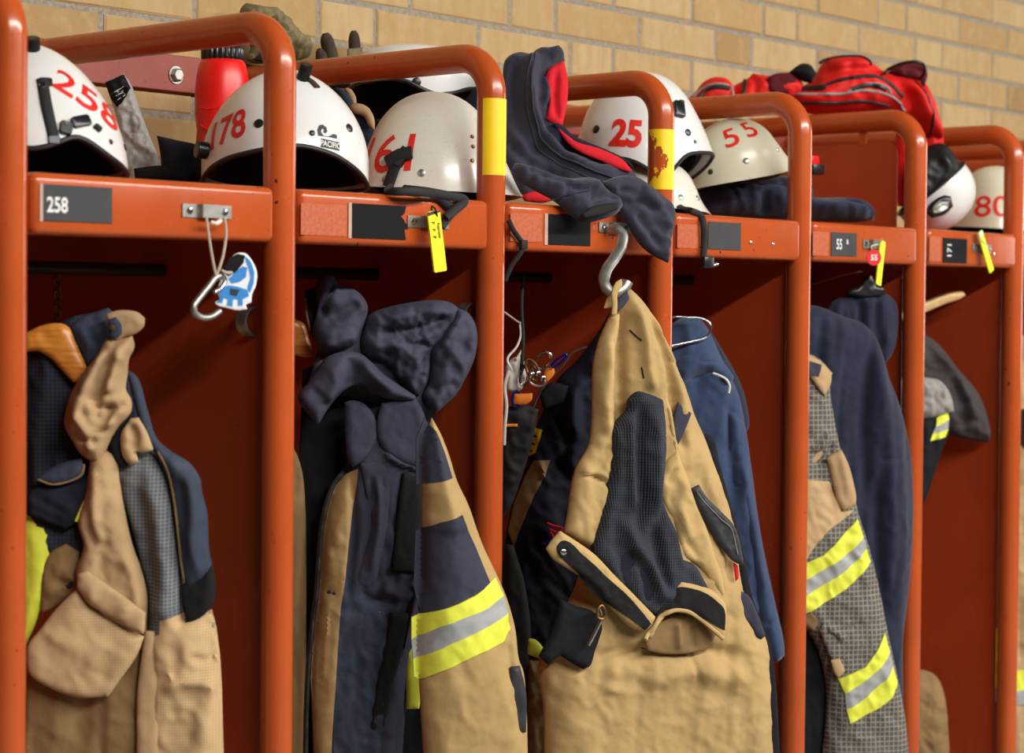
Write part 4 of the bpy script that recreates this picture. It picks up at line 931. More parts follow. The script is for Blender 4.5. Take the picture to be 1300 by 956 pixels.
cloth('strap_tab', jk, pl, [(174, 880), (184, 800), (196, 802), (200, 880), (202, 1000), (174, 1000)], 'tan_dull', .008, .008, off=.026)
# tan front, hanging twisted from its loop
o, Ft = cloth('front_panel', jk, pl, [(116, 584), (132, 570), (147, 580), (152, 610), (158, 645), (168, 690), (180, 724), (187, 756), (186, 800), (168, 812), (130, 790), (104, 756), (96, 728), (106, 693), (99, 664), (108, 630)], 'tan_dull', .022, .022, off=.020, wr=[drape(.004, .02, 4, -14), cr(.003, .02)], creases=[([(122, 590), (122, 640), (130, 690)], .006, .006), ([(128, 690), (142, 688)], -.004, .004), ([(112, 640), (116, 680), (126, 694)], -.005, .004), ([(160, 700), (172, 735), (180, 780)], .006, .008)])
o, Fh = cloth('twisted_bib', jk, pl, [(136, 428), (150, 430), (168, 426), (171, 440), (164, 456), (162, 476), (160, 494), (167, 508), (166, 524), (152, 540), (142, 556), (134, 574), (126, 588), (113, 584), (102, 576), (92, 560), (82, 540), (83, 522), (90, 500), (102, 478), (120, 454)], 'tan_dull', .034, .026, off=.026, wr=[cr(.004, .02, 5, 60), drape(.003, .012, 3, -30)], res=.005,
    creases=[([(150, 432), (136, 470), (126, 510), (130, 540), (138, 524), (150, 500)], -.014, .007), ([(142, 434), (120, 470), (104, 510), (100, 550)], .012, .010), ([(160, 440), (146, 480), (140, 500)], .012, .007), ([(118, 500), (122, 530), (136, 540), (152, 530)], .012, .006), ([(130, 516), (148, 516), (162, 510)], -.008, .005), ([(92, 540), (110, 556), (128, 560)], -.008, .006), ([(96, 520), (112, 545), (116, 575)], .008, .006)])
cloth('loop_tab', jk, pl, [(134, 399), (150, 394), (174, 396), (184, 404), (183, 414), (172, 424), (158, 428), (150, 433), (141, 430), (137, 415)], 'tan_dull', .014, .010, off=.032, wr=[cr(.002, .02)], res=.004)
o, Fb_ = cloth('buckle', jk, pl, [(137, 406), (147, 402), (154, 412), (154, 424), (146, 431), (139, 428)], 'charcoal_blue', .007, .005, off=.046, res=.003)
m = MB(); p = pl.world(*pl.uv([(143, 416)], .05)[0], .0535); m.lathe([(.004, 0), (.004, .001), (.0015, .0015), (0, .0015)], p, 14, pl.N); m.build('eyelet', 'brass_chain', jk)
cloth('pocket_flap', jk, pl, [(154, 550), (166, 531), (176, 530), (187, 549), (195, 571), (184, 575), (173, 574), (176, 586), (166, 591), (156, 580)], 'tan_dull', .016, .010, off=.030, creases=[([(166, 536), (172, 556), (170, 572)], -.008, .006)], res=.004)
cloth('pocket_shadow_edge', jk, pl, [(138, 562), (150, 548), (166, 528), (170, 532), (158, 552), (154, 574), (162, 592), (156, 594), (146, 586), (141, 574)], 'black_cloth', .010, .006, off=.024, res=.004)  # dark edging of the pocket opening, in black cloth
o, Fc = cloth('grey_flap', jk, pl, [(46, 607), (60, 597), (80, 587), (103, 582), (106, 590), (104, 603), (88, 611), (72, 616), (52, 612)], 'charcoal_blue', .012, .010, off=.030, res=.004)
seam('piping', jk, pl, Fc, [(48, 609), (66, 615), (88, 611), (103, 603), (106, 590)], 'tan_dark', .0018)
o, Fd = cloth('dark_pocket', jk, pl, [(36, 628), (42, 620), (70, 615), (96, 612), (112, 602), (117, 588), (119, 600), (114, 622), (104, 645), (96, 664), (84, 672), (62, 664), (36, 655)], 'navy_deep', .020, .018, off=.016, wr=[drape(.004, .02, 4, 60)], res=.005)
seam('yellow_piping', jk, pl, Fd, [(116, 586), (118, 602), (112, 626), (102, 648), (96, 662)], 'fluor_yellow', .0022, .004)
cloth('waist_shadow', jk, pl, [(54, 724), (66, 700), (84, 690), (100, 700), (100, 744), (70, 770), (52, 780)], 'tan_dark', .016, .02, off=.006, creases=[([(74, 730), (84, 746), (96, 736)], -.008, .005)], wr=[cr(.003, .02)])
o, Fp2 = cloth('cargo_pocket', jk, pl, [(35, 820), (50, 800), (72, 772), (98, 746), (113, 768), (140, 786), (164, 800), (183, 808), (174, 832), (150, 867), (138, 884), (100, 886), (60, 872), (38, 856)], 'tan_check', .018, .016, off=.034, sharp=False, creases=[([(60, 800), (100, 820), (150, 840)], .004, .02), ([(120, 860), (140, 820)], -.003, .012)], wr=[cr(.002, .03)])
cloth('pocket_band', jk, pl, [(99, 728), (111, 725), (136, 742), (164, 762), (185, 778), (183, 806), (160, 796), (130, 778), (113, 768), (97, 746)], 'tan_dull', .010, .008, off=.046, sharp=True, creases=[([(118, 740), (116, 766)], .004, .008), ([(160, 765), (156, 790)], .004, .01)])
cloth('lower_front', jk, pl, [(34, 858), (60, 862), (120, 870), (150, 850), (182, 812), (190, 880), (192, 1000), (30, 1000)], 'tan_dark', .02, .03, off=.0, wr=[drape(.008, .03)])
# ---- second bay: navy collared jacket
pl = Plane(at(500, 600, .10), 38)
hg2 = thing('wooden_hanger', 'varnished wooden coat hanger half hidden behind the post of the 178 bay', 'hanger', at(384, 420, .22))
cloth('hanger_arm', hg2, Plane(at(390, 430, .22), 40), [(350, 396), (366, 400), (378, 406), (386, 411), (393, 432), (400, 452), (388, 454), (370, 450), (350, 446)], 'varnished_wood', .012, .010)
cord('hanger_hook', hg2, [at(366, 402, .22), at(366, 385, .22), at(370, 365, .22), at(366, 356, .225)], 'dark_steel', .003)
nj = thing('firefighter_jacket', 'navy firefighter jacket with crumpled collar and yellow-silver striped tan sleeve', 'jacket', at(500, 600, .1))
cloth_l('inner_lining', 'black inner lining', nj, pl, [(384, 470), (420, 455), (480, 470), (540, 500), (556, 560), (560, 700), (556, 1000), (372, 1000), (376, 700)], 'black_cloth', .02, .03, off=-.045, wr=[drape(.008, .03)])
cloth_l('left_front', 'tan front edge', nj, pl, [(366, 560), (376, 575), (384, 600), (388, 650), (389, 720), (388, 1000), (352, 1000), (356, 700)], 'tan_dark', .014, .014, off=-.012, wr=[drape(.004, .02)])
o, Fbd = cloth('body', nj, pl, [(436, 600), (444, 560), (460, 528), (486, 508), (527, 504), (538, 522), (544, 557), (545, 589), (548, 620), (546, 700), (540, 760), (528, 810), (518, 870), (508, 1000), (398, 1000), (396, 867), (402, 778), (406, 748), (408, 706), (413, 662), (424, 622)], 'navy_shell', .040, .030, off=.0, res=.005, wr=[drape(.005, .03, 3, -6), cr(.002, .03)],
    creases=[([(480, 570), (498, 584), (530, 596), (541, 614)], .010, .006, 's'), ([(455, 740), (470, 760), (520, 740), (540, 720)], -.006, .010), ([(478, 740), (500, 752), (530, 745)], .008, .010), ([(444, 600), (446, 680), (436, 760)], -.008, .006)])
patch('zip_facing', nj, pl, Fbd, [(455, 596), (453, 616), (442, 692), (438, 731), (432, 772), (426, 867), (418, 1000), (402, 1000), (397, 867), (402, 780), (407, 750), (409, 707), (413, 664), (424, 624), (440, 604)], 'tan_canvas', .003, wr=[drape(.002, .012, 2)], creases=[([(410, 750), (418, 748), (424, 752)], -.003, .003), ([(416, 752), (412, 800), (408, 867)], .003, .003), ([(420, 690), (432, 676)], .003, .005)])['label'] = 'tan zip facing'
seam('zip', nj, pl, Fbd, [(447, 592), (426, 615), (412, 655), (405, 720), (403, 750), (397, 800), (391, 867), (388, 990)], 'black_rubber', .0045, .002)
patch('charcoal_panel', nj, pl, Fbd, [(436, 730), (452, 745), (470, 760), (494, 768), (512, 764), (498, 800), (488, 867), (480, 1000), (422, 1000), (425, 867), (431, 772)], 'charcoal_blue', .0025, wr=[cr(.0015, .02)])['label'] = 'charcoal lower panel'
o, Fst = cloth('collar_strap', nj, pl, [(456, 588), (480, 584), (500, 588), (498, 620), (493, 663), (485, 705), (476, 740), (466, 748), (452, 744), (450, 736), (462, 700), (470, 660), (462, 620)], 'navy_shell', .014, .010, off=.034, creases=[([(478, 600), (480, 660), (468, 736)], .006, .005), ([(470, 600), (474, 650)], -.004, .004)], res=.005)
cloth_l('velcro_strip', 'black velcro strip', nj, pl, [(511, 600), (538, 608), (536, 640), (531, 676), (528, 727), (496, 726), (502, 664), (506, 630)], 'black_velcro', .008, .004, off=.038, sharp=True)
cloth_l('velcro_strip', 'black velcro strip', nj, pl, [(495, 777), (523, 777), (514, 818), (500, 867), (490, 930), (468, 930), (478, 867), (490, 805)], 'black_velcro', .008, .004, off=.038, sharp=True)
for x, y in ((531, 676), (482, 776)):
    p = pl.world(*pl.uv([(x, y)], .046)[0], .046); m = MB(); m.lathe([(.0022, 0), (.002, .001), (0, .0014)], p, 10, pl.N); m.build('snap', 'chrome', nj)
cloth_l('yoke_flap', 'navy storm flap', nj, pl, [(484, 512), (505, 508), (527, 505), (538, 524), (543, 558), (544, 590), (545, 640), (543, 700), (534, 750), (520, 800), (510, 840), (520, 780), (530, 728), (536, 680), (540, 640), (541, 614), (530, 597), (508, 588), (490, 576), (480, 560), (478, 535)], 'navy_shell', .014, .010, off=.040, wr=[drape(.002, .03)], res=.005)
cloth_l('left_flap', 'navy throat flap', nj, pl, [(437, 511), (446, 508), (460, 511), (470, 520), (478, 535), (479, 557), (470, 575), (460, 586), (447, 594), (441, 584), (438, 557)], 'navy_shell', .016, .012, off=.036, wr=[cr(.002, .03)], res=.005)
# sleeve in front of the third post
psl = Plane(at(600, 720, -.095), 30)
o, Fsv = cloth('sleeve', nj, psl, [(536, 560), (548, 530), (560, 552), (570, 578), (580, 610), (594, 640), (612, 690), (634, 737), (645, 765), (654, 800), (658, 835), (664, 852), (668, 900), (670, 1000), (540, 1000), (532, 867), (530, 825), (530, 786), (534, 745), (535, 690), (535, 620)], 'tan_canvas', .045, .045, tb=.030, res=.005, wr=[drape(.005, .05, 4, 20), cr(.002, .04)],
    creases=[([(545, 610), (565, 640), (570, 680)], .006, .02), ([(645, 765), (640, 830), (650, 870)], -.008, .008)])
patch('shoulder_panel', nj, psl, Fsv, [(537, 560), (548, 532), (560, 552), (570, 578), (579, 608), (560, 612), (537, 618)], 'navy_shell', .0025)['label'] = 'navy shoulder'
patch('elbow_panel', nj, psl, Fsv, [(536, 678), (560, 664), (588, 654), (608, 697), (626, 742), (605, 754), (575, 768), (541, 783), (534, 748)], 'navy_shell', .0025)['label'] = 'navy elbow panel'
patch('reflective_stripe', nj, psl, Fsv, [(531, 789), (541, 783), (575, 769), (605, 755), (634, 735), (644, 758), (620, 773), (590, 783), (560, 796), (531, 817)], 'fluor_yellow', .003)['label'] = 'yellow stripe'
patch('reflective_stripe', nj, psl, Fsv, [(531, 817), (560, 796), (590, 783), (620, 773), (644, 758), (650, 780), (625, 793), (600, 804), (575, 816), (533, 842)], 'reflective_silver', .003)['label'] = 'silver stripe'
patch('reflective_stripe', nj, psl, Fsv, [(533, 842), (575, 816), (600, 804), (625, 793), (650, 780), (655, 802), (640, 816), (600, 832), (575, 846), (560, 854), (541, 867), (534, 864)], 'fluor_yellow', .003)['label'] = 'yellow stripe'
cloth_l('cuff_tab', 'dark cuff tab', nj, psl, [(648, 846), (660, 845), (668, 880), (668, 930), (636, 930), (640, 880)], 'leather_dark', .012, .008, off=.026)
cloth_l('rear_hem', 'yellow hem glimpsed behind', nj, pl, [(514, 826), (530, 820), (540, 860), (532, 900), (516, 900)], 'fluor_yellow', .008, .008, off=.02)
# crumpled collar and hood
cloth('collar_stand', nj, pl, [(404, 440), (440, 430), (470, 405), (520, 400), (570, 410), (585, 430), (575, 470), (556, 505), (540, 525), (500, 520), (450, 505), (410, 500), (390, 490)], 'navy_collar', .02, .02, off=.004, wr=[crumple(.004, .02)])
kw = dict(res=.0045)
cloth('hood_back', nj, pl, [(386, 369), (402, 364), (406, 385), (402, 412), (398, 430), (392, 418), (388, 395)], 'navy_deep', .012, .010, off=-.01, **kw)
seam('hood_edge', nj, pl, Field(pl, .012, .01, -.01, outline_uv(pl, [(386, 369), (402, 364), (406, 385), (402, 412), (398, 430), (392, 418), (388, 395)], -.01, .01), [], []), [(388, 378), (390, 400), (394, 420)], 'tan_dark', .002, .002)
cloth('hood', nj, pl, [(401, 360), (405, 351), (414, 348), (424, 351), (428, 359), (448, 366), (461, 377), (467, 390), (464, 406), (458, 422), (453, 434), (438, 443), (414, 449), (403, 446), (399, 430), (397, 414), (403, 393), (402, 374)], 'navy_collar', .036, .026, off=.026, creases=[([(426, 362), (412, 386), (408, 404)], -.014, .006), ([(428, 360), (416, 378), (408, 392)], .012, .007, 's'), ([(410, 410), (432, 396), (460, 384)], -.008, .008), ([(404, 440), (430, 432), (456, 424)], .010, .010), ([(440, 370), (456, 384), (460, 400)], .006, .008)], wr=[cr(.0025, .02)], **kw)
cloth('collar_back', nj, pl, [(457, 437), (462, 416), (468, 400), (492, 390), (527, 383), (557, 381), (574, 385), (585, 394), (576, 412), (562, 432), (548, 446), (546, 466), (542, 488), (531, 503), (519, 499), (504, 480), (486, 460), (459, 452)], 'navy_collar', .034, .026, off=.018, wr=[cr(.007, .017, 4, 20), cr(.003, .009, 9, 50)], creases=[([(470, 420), (510, 420), (550, 410), (576, 398)], -.014, .008), ([(475, 405), (520, 396), (565, 390)], .010, .010), ([(462, 440), (492, 436), (520, 450), (536, 480)], .010, .007), ([(545, 440), (530, 436), (516, 440)], -.010, .005), ([(538, 452), (532, 470), (522, 490)], -.010, .005)], **kw)
cloth('collar_right', nj, pl, [(560, 420), (580, 391), (593, 396), (602, 408), (606, 424), (605, 443), (600, 462), (590, 482), (580, 500), (567, 513), (552, 526), (543, 518), (536, 504), (543, 486), (546, 464), (546, 446)], 'navy_collar', .036, .024, off=.020, creases=[([(584, 394), (566, 424), (556, 440)], .010, .006, 's'), ([(592, 402), (586, 440), (570, 480)], -.009, .010), ([(560, 440), (576, 452), (586, 480), (584, 494)], .008, .008), ([(544, 500), (560, 490), (584, 488)], -.006, .007)], wr=[cr(.003, .02)], **kw)
cloth('collar_left', nj, pl, [(378, 502), (390, 486), (402, 470), (414, 454), (438, 446), (458, 449), (472, 460), (486, 474), (504, 487), (528, 503), (526, 508), (506, 508), (488, 505), (470, 494), (452, 489), (436, 497), (420, 514), (406, 536), (402, 540), (390, 524), (380, 511)], 'navy_collar', .026, .018, off=.044, creases=[([(392, 492), (410, 506), (414, 520)], -.004, .006), ([(440, 450), (446, 474), (440, 494)], -.009, .010), ([(456, 452), (474, 476), (500, 496)], .010, .009), ([(420, 458), (424, 486), (412, 516)], .007, .012)], wr=[cr(.002, .03)], **kw)
# ---- third bay: tan jacket on the big hook, in front of everything
pl = Plane(at(800, 600, -.125), 26)
tj = thing('firefighter_jacket', 'tan firefighter jacket showing its navy ribbed lining, hanging on the big grey hook', 'jacket', at(800, 600, -.125))
o, Fj = cloth('body', tj, pl, [(774, 402), (780, 386), (790, 370), (799, 366), (810, 376), (822, 391), (832, 408), (841, 430), (854, 457), (869, 492), (881, 527), (895, 559), (907, 594), (919, 630), (928, 660), (934, 700), (940, 742), (956, 780), (971, 812), (974, 840), (976, 880), (980, 1000), (690, 1000), (690, 900), (684, 846), (700, 800), (730, 745), (742, 690), (723, 650), (725, 615), (732, 591), (747, 565), (751, 536), (753, 500), (754, 462), (762, 430)], 'tan_canvas', .055, .05, tb=.02, res=.005, wr=[drape(.005, .03, 3, -8), cr(.0025, .04)],
    creases=[([(796, 375), (800, 420), (806, 470), (812, 500)], .010, .009), ([(784, 392), (776, 440), (777, 500), (779, 540)], -.010, .007), ([(812, 382), (830, 440), (838, 500), (846, 548), (857, 574)], -.012, .008), ([(815, 380), (838, 430), (850, 490), (858, 540)], .008, .010), ([(836, 456), (852, 466)], -.004, .003), ([(856, 486), (866, 498)], -.004, .003), ([(870, 580), (884, 630), (905, 690), (918, 750)], -.008, .012), ([(735, 830), (800, 822), (860, 818), (930, 830)], -.010, .014), ([(860, 790), (862, 830), (870, 867)], -.004, .004), ([(790, 860), (860, 845), (940, 862)], .010, .02), ([(760, 880), (765, 820)], .006, .012)])
cloth_l('lining', 'navy ribbed lining', tj, pl, [(776, 545), (786, 530), (795, 520), (797, 508), (808, 497), (824, 500), (840, 507), (844, 550), (842, 595), (838, 618), (843, 643), (856, 672), (861, 692), (866, 709), (880, 716), (892, 735), (900, 751), (874, 752), (856, 756), (846, 772), (836, 786), (815, 776), (790, 752), (766, 724), (750, 702), (758, 664), (768, 626), (776, 584)], 'navy_rib', .022, .012, off=.060, res=.005, wr=[drape(.004, .022, 5, 6), cr(.002, .03)],
    creases=[([(812, 500), (806, 560), (808, 640), (800, 700)], -.010, .010), ([(795, 520), (794, 580), (798, 660)], .010, .010), ([(824, 502), (828, 570), (826, 640), (836, 700)], .008, .010), ([(775, 650), (800, 690), (830, 740), (838, 770)], .012, .014), ([(842, 620), (826, 680), (836, 730), (846, 752)], -.012, .010), ([(786, 700), (806, 716), (826, 760)], -.008, .010)])
cloth_l('knee_patch', 'dark blue sewn-on patch', tj, pl, [(790, 688), (808, 690), (824, 712), (834, 740), (838, 762), (828, 774), (810, 762), (794, 744), (778, 722)], 'navy_deep', .008, .008, off=.074)
o, Fl = cloth('left_front', tj, pl, [(774, 400), (786, 398), (784, 420), (779, 450), (778, 500), (778, 536), (778, 570), (775, 600), (774, 616), (770, 640), (762, 676), (753, 702), (740, 692), (726, 684), (716, 676), (721, 648), (726, 614), (732, 592), (747, 565), (751, 536), (752, 500), (753, 462), (761, 430)], 'tan_bright', .022, .016, off=.046, res=.005, wr=[drape(.003, .02, 4, 8), cr(.0015, .02)],
    creases=[([(729, 604), (745, 603), (762, 610), (772, 622)], -.007, .0035), ([(730, 600), (750, 598), (768, 608)], .005, .005), ([(768, 430), (764, 500), (764, 560)], .006, .010), ([(770, 560), (755, 590), (745, 600)], -.004, .008), ([(773, 572), (762, 600)], .004, .004)])
o, Fr = cloth('right_front', tj, pl, [(840, 500), (846, 524), (850, 548), (857, 573), (846, 586), (840, 600), (836, 616), (840, 634), (846, 648), (856, 670), (862, 690), (868, 708), (882, 716), (902, 740), (921, 768), (916, 730), (906, 700), (896, 668), (884, 640), (874, 610), (866, 590), (860, 572), (856, 545), (850, 515)], 'tan_bright', .020, .014, off=.050, res=.005, wr=[cr(.002, .02)], creases=[([(856, 592), (848, 606), (844, 614)], -.006, .003), ([(866, 600), (860, 640), (872, 690)], .006, .010), ([(850, 640), (866, 680), (890, 714)], -.004, .006)])
cloth_l('patch_pocket', 'slate blue patch', tj, pl, [(860, 510), (868, 516), (878, 525), (868, 550), (857, 573), (851, 556), (855, 530)], 'navy_shell', .006, .004, off=.048, sharp=True, res=.004)
o, Fle = cloth('leather_label', tj, pl, [(877, 620), (887, 615), (898, 632), (916, 650), (931, 666), (937, 680), (945, 719), (930, 712), (910, 687), (892, 656), (884, 640)], 'leather_dark', .010, .008, off=.056, res=.004, wr=[cr(.002, .02)])
seam('stitching', tj, pl, Fle, [(884, 624), (896, 640), (914, 658), (928, 672), (936, 704)], 'grey_cotton', .0008, .0006)
cloth_l('back_lining', 'black lining behind the right edge', tj, pl, [(886, 548), (905, 556), (914, 590), (928, 640), (942, 690), (956, 760), (976, 812), (984, 860), (992, 1000), (950, 1000), (930, 700)], 'black_cloth', .012, .014, off=-.03, wr=[drape(.004, .03)])
cloth_l('side_flap', 'navy side flap', tj, pl, [(934, 756), (940, 750), (951, 757), (962, 780), (972, 807), (966, 812), (958, 808), (946, 790), (928, 783)], 'navy_shell', .010, .006, off=.036, res=.004, wr=[drape(.003, .02)])
cloth_l('red_tab', 'small red tab', tj, pl, [(931, 714), (936, 718), (938, 734), (934, 738)], 'red_lining', .004, .002, off=.05, res=.002)
# turned-up waist hems
o, Fw1 = cloth('turned_hem', tj, pl, [(693, 697), (700, 686), (711, 674), (730, 686), (755, 704), (780, 730), (806, 756), (832, 783), (826, 795), (818, 801), (800, 796), (772, 769), (743, 737), (717, 720), (700, 708)], 'tan_bright', .016, .010, off=.078, res=.004, wr=[cr(.0015, .02)])
patch('velcro_strip', tj, pl, Fw1, [(708, 690), (714, 686), (722, 688), (738, 703), (756, 719), (776, 738), (794, 754), (812, 774), (826, 792), (819, 800), (800, 786), (784, 775), (764, 761), (749, 746), (736, 730), (722, 717), (709, 704), (706, 696)], 'black_velcro', .0018, .004, sharp=False)['label'] = 'black velcro strip'
p = pl.world(*pl.uv([(715, 701)], .096)[0], .0975); m = MB(); m.lathe([(.0052, -.002), (.005, .001), (.003, .002), (0, .0015)], p, 16, pl.N); m.build('snap', 'chrome', tj)
o, Fw2 = cloth('turned_hem', tj, pl, [(820, 808), (826, 794), (840, 780), (852, 760), (856, 746), (864, 738), (884, 742), (905, 750), (920, 766), (922, 786), (919, 812), (905, 804), (888, 786), (872, 778), (852, 777), (838, 790), (826, 812)], 'tan_bright', .016, .010, off=.078, res=.004, creases=[([(856, 750), (850, 768)], -.004, .006)])
patch('velcro_strip', tj, pl, Fw2, [(853, 755), (862, 746), (878, 747), (893, 752), (908, 762), (919, 774), (920, 800), (906, 793), (893, 785), (880, 777), (870, 773), (855, 772), (843, 777), (836, 780), (848, 766)], 'black_velcro', .0018, .004, sharp=False)['label'] = 'black velcro strip'
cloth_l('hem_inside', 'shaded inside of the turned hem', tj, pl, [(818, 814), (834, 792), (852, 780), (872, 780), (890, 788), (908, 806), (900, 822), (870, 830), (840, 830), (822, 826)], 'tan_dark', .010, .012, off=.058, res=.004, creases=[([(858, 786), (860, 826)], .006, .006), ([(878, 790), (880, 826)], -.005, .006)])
seam('hem_edge', tj, pl, Fw2, [(818, 812), (828, 800), (842, 782), (856, 775), (872, 776), (890, 786), (906, 800), (919, 811)], 'tan_bright', .004, .002)
seam('pocket_stitch', tj, pl, Fj, [(818, 824), (836, 830), (860, 828)], 'tan_dark', .0014)
for a in ([(803, 419), (812, 432)], [(813, 466), (815, 480)], [(765, 430), (768, 438)]): seam('buttonhole', tj, pl, Fj, a, 'black_cloth', .0012, .001)
cloth('hanging_loop', tj, pl, [(776, 400), (777, 385), (776, 372), (782, 358), (789, 354), (790, 362), (784, 374), (784, 388), (783, 400)], 'tan_bright', .005, .004, off=.058, tb=.005, res=.003)
cloth('neck_flap', tj, pl, [(766, 392), (770, 380), (777, 368), (780, 382), (776, 390)], 'tan_bright', .006, .006, off=.044, res=.003)
cloth('neck_inside', tj, pl, [(780, 392), (786, 378), (796, 368), (799, 378), (793, 388), (784, 396)], 'navy_shell', .006, .006, off=.052, res=.003)
o, Fpo = cloth_l('pouch', 'black belt pouch', tj, pl, [(711, 760), (728, 768), (754, 777), (764, 794), (760, 812), (755, 826), (749, 845), (740, 850), (726, 842), (711, 832), (703, 838), (696, 844), (684, 834), (700, 800)], 'black_cloth', .020, .012, off=.058, res=.005)
m = MB(); m.tube(smooth_path([pl.world(*pl.uv([q], .085)[0], .086) for q in ((761, 772), (764, 782), (759, 794), (752, 808), (746, 819))], .004), .0036, 10); m.build('clip_body', 'chrome', tj)
m = MB(); m.tube(smooth_path([pl.world(*pl.uv([q], .085)[0], .090) for q in ((762, 768), (767, 776), (764, 785), (757, 783), (757, 774))], .003, True), .0022, 8, closed=True); m.build('clip_ring', 'brass_chain', tj)
# the hook that carries it
hk = thing('hook', 'big bent grey steel hook on the shelf front holding the tan jacket', 'hook', B3)
Y1, Y2 = -.040, -.075
pts = [at(772, 293, -.030), at(781, 291, -.045), at(790, 298, -.058), at(789, 312, -.066), at(780, 328, -.075), at(769, 345, -.085), at(767, 360, -.095), at(774, 370, -.105), at(784, 371, -.115), at(793, 365, -.122), at(797, 357, -.124)]
strap_px('hook_strip', hk, pts, 'galvanised', .0195, .0055, .005)
# dark jacket and climbing gear deeper in the third bay
pd = Plane(at(700, 600, .16), 42)
dj = thing('firefighter_jacket', 'dark navy jacket with a tan trim and yellow label, behind the tan jacket', 'jacket', at(700, 600, .16))
o, Fdk = cloth('body', dj, pd, [(668, 590), (676, 556), (690, 520), (706, 484), (735, 455), (758, 424), (774, 396), (786, 420), (788, 470), (782, 600), (772, 760), (768, 1000), (640, 1000), (636, 800), (640, 700), (650, 640)], 'navy_deep', .05, .05, wr=[drape(.008, .04, 4, 20), cr(.005, .03, 6)], res=.006, creases=[([(700, 520), (716, 560), (700, 600)], -.012, .010), ([(735, 470), (720, 520), (730, 560)], .012, .012), ([(760, 430), (744, 480)], .010, .014), ([(700, 580), (730, 620), (710, 680)], -.012, .014)])
patch('tan_trim', dj, pd, Fdk, [(680, 586), (700, 585), (692, 606), (676, 634), (662, 672), (654, 696), (648, 676), (656, 640), (668, 610)], 'tan_dark', .004, wr=[drape(.003, .02)])['label'] = 'tan trim'
patch('label', dj, pd, Fdk, [(674, 543), (691, 547), (682, 576), (664, 589), (668, 562)], 'yellow_label', .004, .003, wr=[cr(.002, .01)])['label'] = 'yellow label'
for a in ([(676, 552), (684, 556)], [(674, 564), (682, 566)], [(670, 574), (678, 574)]): seam('print', dj, pd, Fdk, a, 'plate_black', .002, .004)
cloth_l('dark_flap', 'dark green lining', dj, pd, [(684, 500), (700, 486), (722, 490), (716, 512), (690, 520)], 'black_cloth', .012, .01, off=.045)
cord('edge_cord', dj, [pd.world(*pd.uv([q], .05)[0], .052) for q in ((745, 440), (726, 448), (716, 462), (690, 490), (676, 520), (668, 556), (660, 590))], 'glove_brown', .002)
cloth_l('shoulder_strap', 'black webbing edge', dj, pd, [(640, 690), (652, 692), (666, 740), (674, 800), (672, 880), (668, 1000), (640, 1000), (646, 860), (640, 760)], 'black_webbing', .016, .010, off=.06)
cloth_l('hem_stripe', 'fluorescent yellow hem', dj, pd, [(668, 810), (680, 812), (694, 828), (690, 838), (668, 830)], 'fluor_yellow', .01, .008, off=.065)
cloth_l('lower_hem', 'grey-tan lower hem', dj, pd, [(668, 836), (690, 838), (712, 860), (720, 1000), (668, 1000)], 'tan_dark', .02, .014, off=.06, wr=[cr(.006, .02)])
cord('red_cord', dj, [pd.world(*pd.uv([q], .07)[0], .075) for q in ((694, 664), (704, 668), (713, 670), (706, 676), (698, 672), (704, 684), (712, 680), (702, 690))], 'red_lining', .0028)
cord('red_cord', dj, [pd.world(*pd.uv([q], .07)[0], .078) for q in ((690, 690), (700, 684), (712, 690), (720, 700))], 'blue_metal', .003)
pg = Plane(at(660, 480, .13), 42)
def pgp(x, y, h=0.0): return pg.world(*pg.uv([(x, y)], h)[0], h)
gr = thing('climbing_gear', 'white rope coil and metal climbing clips hanging beside the third post', 'climbing gear', pgp(660, 480))
cloth('rope_bag', gr, pg, [(641, 466), (650, 455), (660, 452), (667, 462), (668, 478), (664, 492), (654, 499), (643, 496)], 'cord_white', .022, .016, creases=[([(646, 460), (652, 480), (648, 496)], -.006, .004), ([(660, 456), (658, 476), (664, 490)], -.006, .004)], res=.004)
cord('rope', gr, [pgp(x, y, .02) for x, y in ((650, 470), (644, 456), (656, 440), (661, 425), (660, 412))], 'cord_white', .0022); cord('rope', gr, [pgp(x, y, .02) for x, y in ((656, 456), (664, 440), (662, 420), (661, 408))], 'cord_white', .0022)
cord('rope', gr, [pgp(x, y, .022) for x, y in ((646, 470), (641, 490), (643, 515), (641, 540), (640, 565))], 'cord_white', .0032)
def ring(name, cx, cy, rx, ry, rot, r, mat, h):
    a = R(rot); m = MB(); m.tube([pgp(cx+rx*math.cos(t)*math.cos(a)-ry*math.sin(t)*math.sin(a), cy+rx*math.cos(t)*math.sin(a)+ry*math.sin(t)*math.cos(a), h) for t in np.linspace(0, 2*PI, 28, endpoint=False)], r, 8, closed=True); m.build(name, mat, gr)
ring('carabiner', 668, 474, 6, 16, 20, .0026, 'chrome', .03); ring('carabiner', 676, 470, 7, 15, -25, .0026, 'brass_chain', .036); ring('carabiner', 690, 458, 8, 12, 40, .003, 'chrome', .03); ring('carabiner', 682, 484, 10, 6, 15, .0026, 'galvanised', .034)
ring('carabiner', 710, 458, 12, 3, -40, .0022, 'blue_metal', .03)
for x, y, r in ((674, 476, .007), (682, 474, .006), (688, 480, .006)):
    m = MB(); m.lathe([(r, -.004), (r, .003), (r*.5, .005), (0, .005)], pgp(x, y, .036), 16, pg.N); m.build('pulley', 'chrome', gr)
cloth('orange_webbing', gr, pg, [(692, 468), (703, 466), (704, 474), (694, 486), (690, 480)], 'orange_web', .006, .004, off=.02, res=.003); cloth('orange_webbing', gr, pg, [(653, 500), (676, 499), (675, 508), (666, 514), (652, 513)], 'orange_web', .008, .005, off=.022, res=.003)
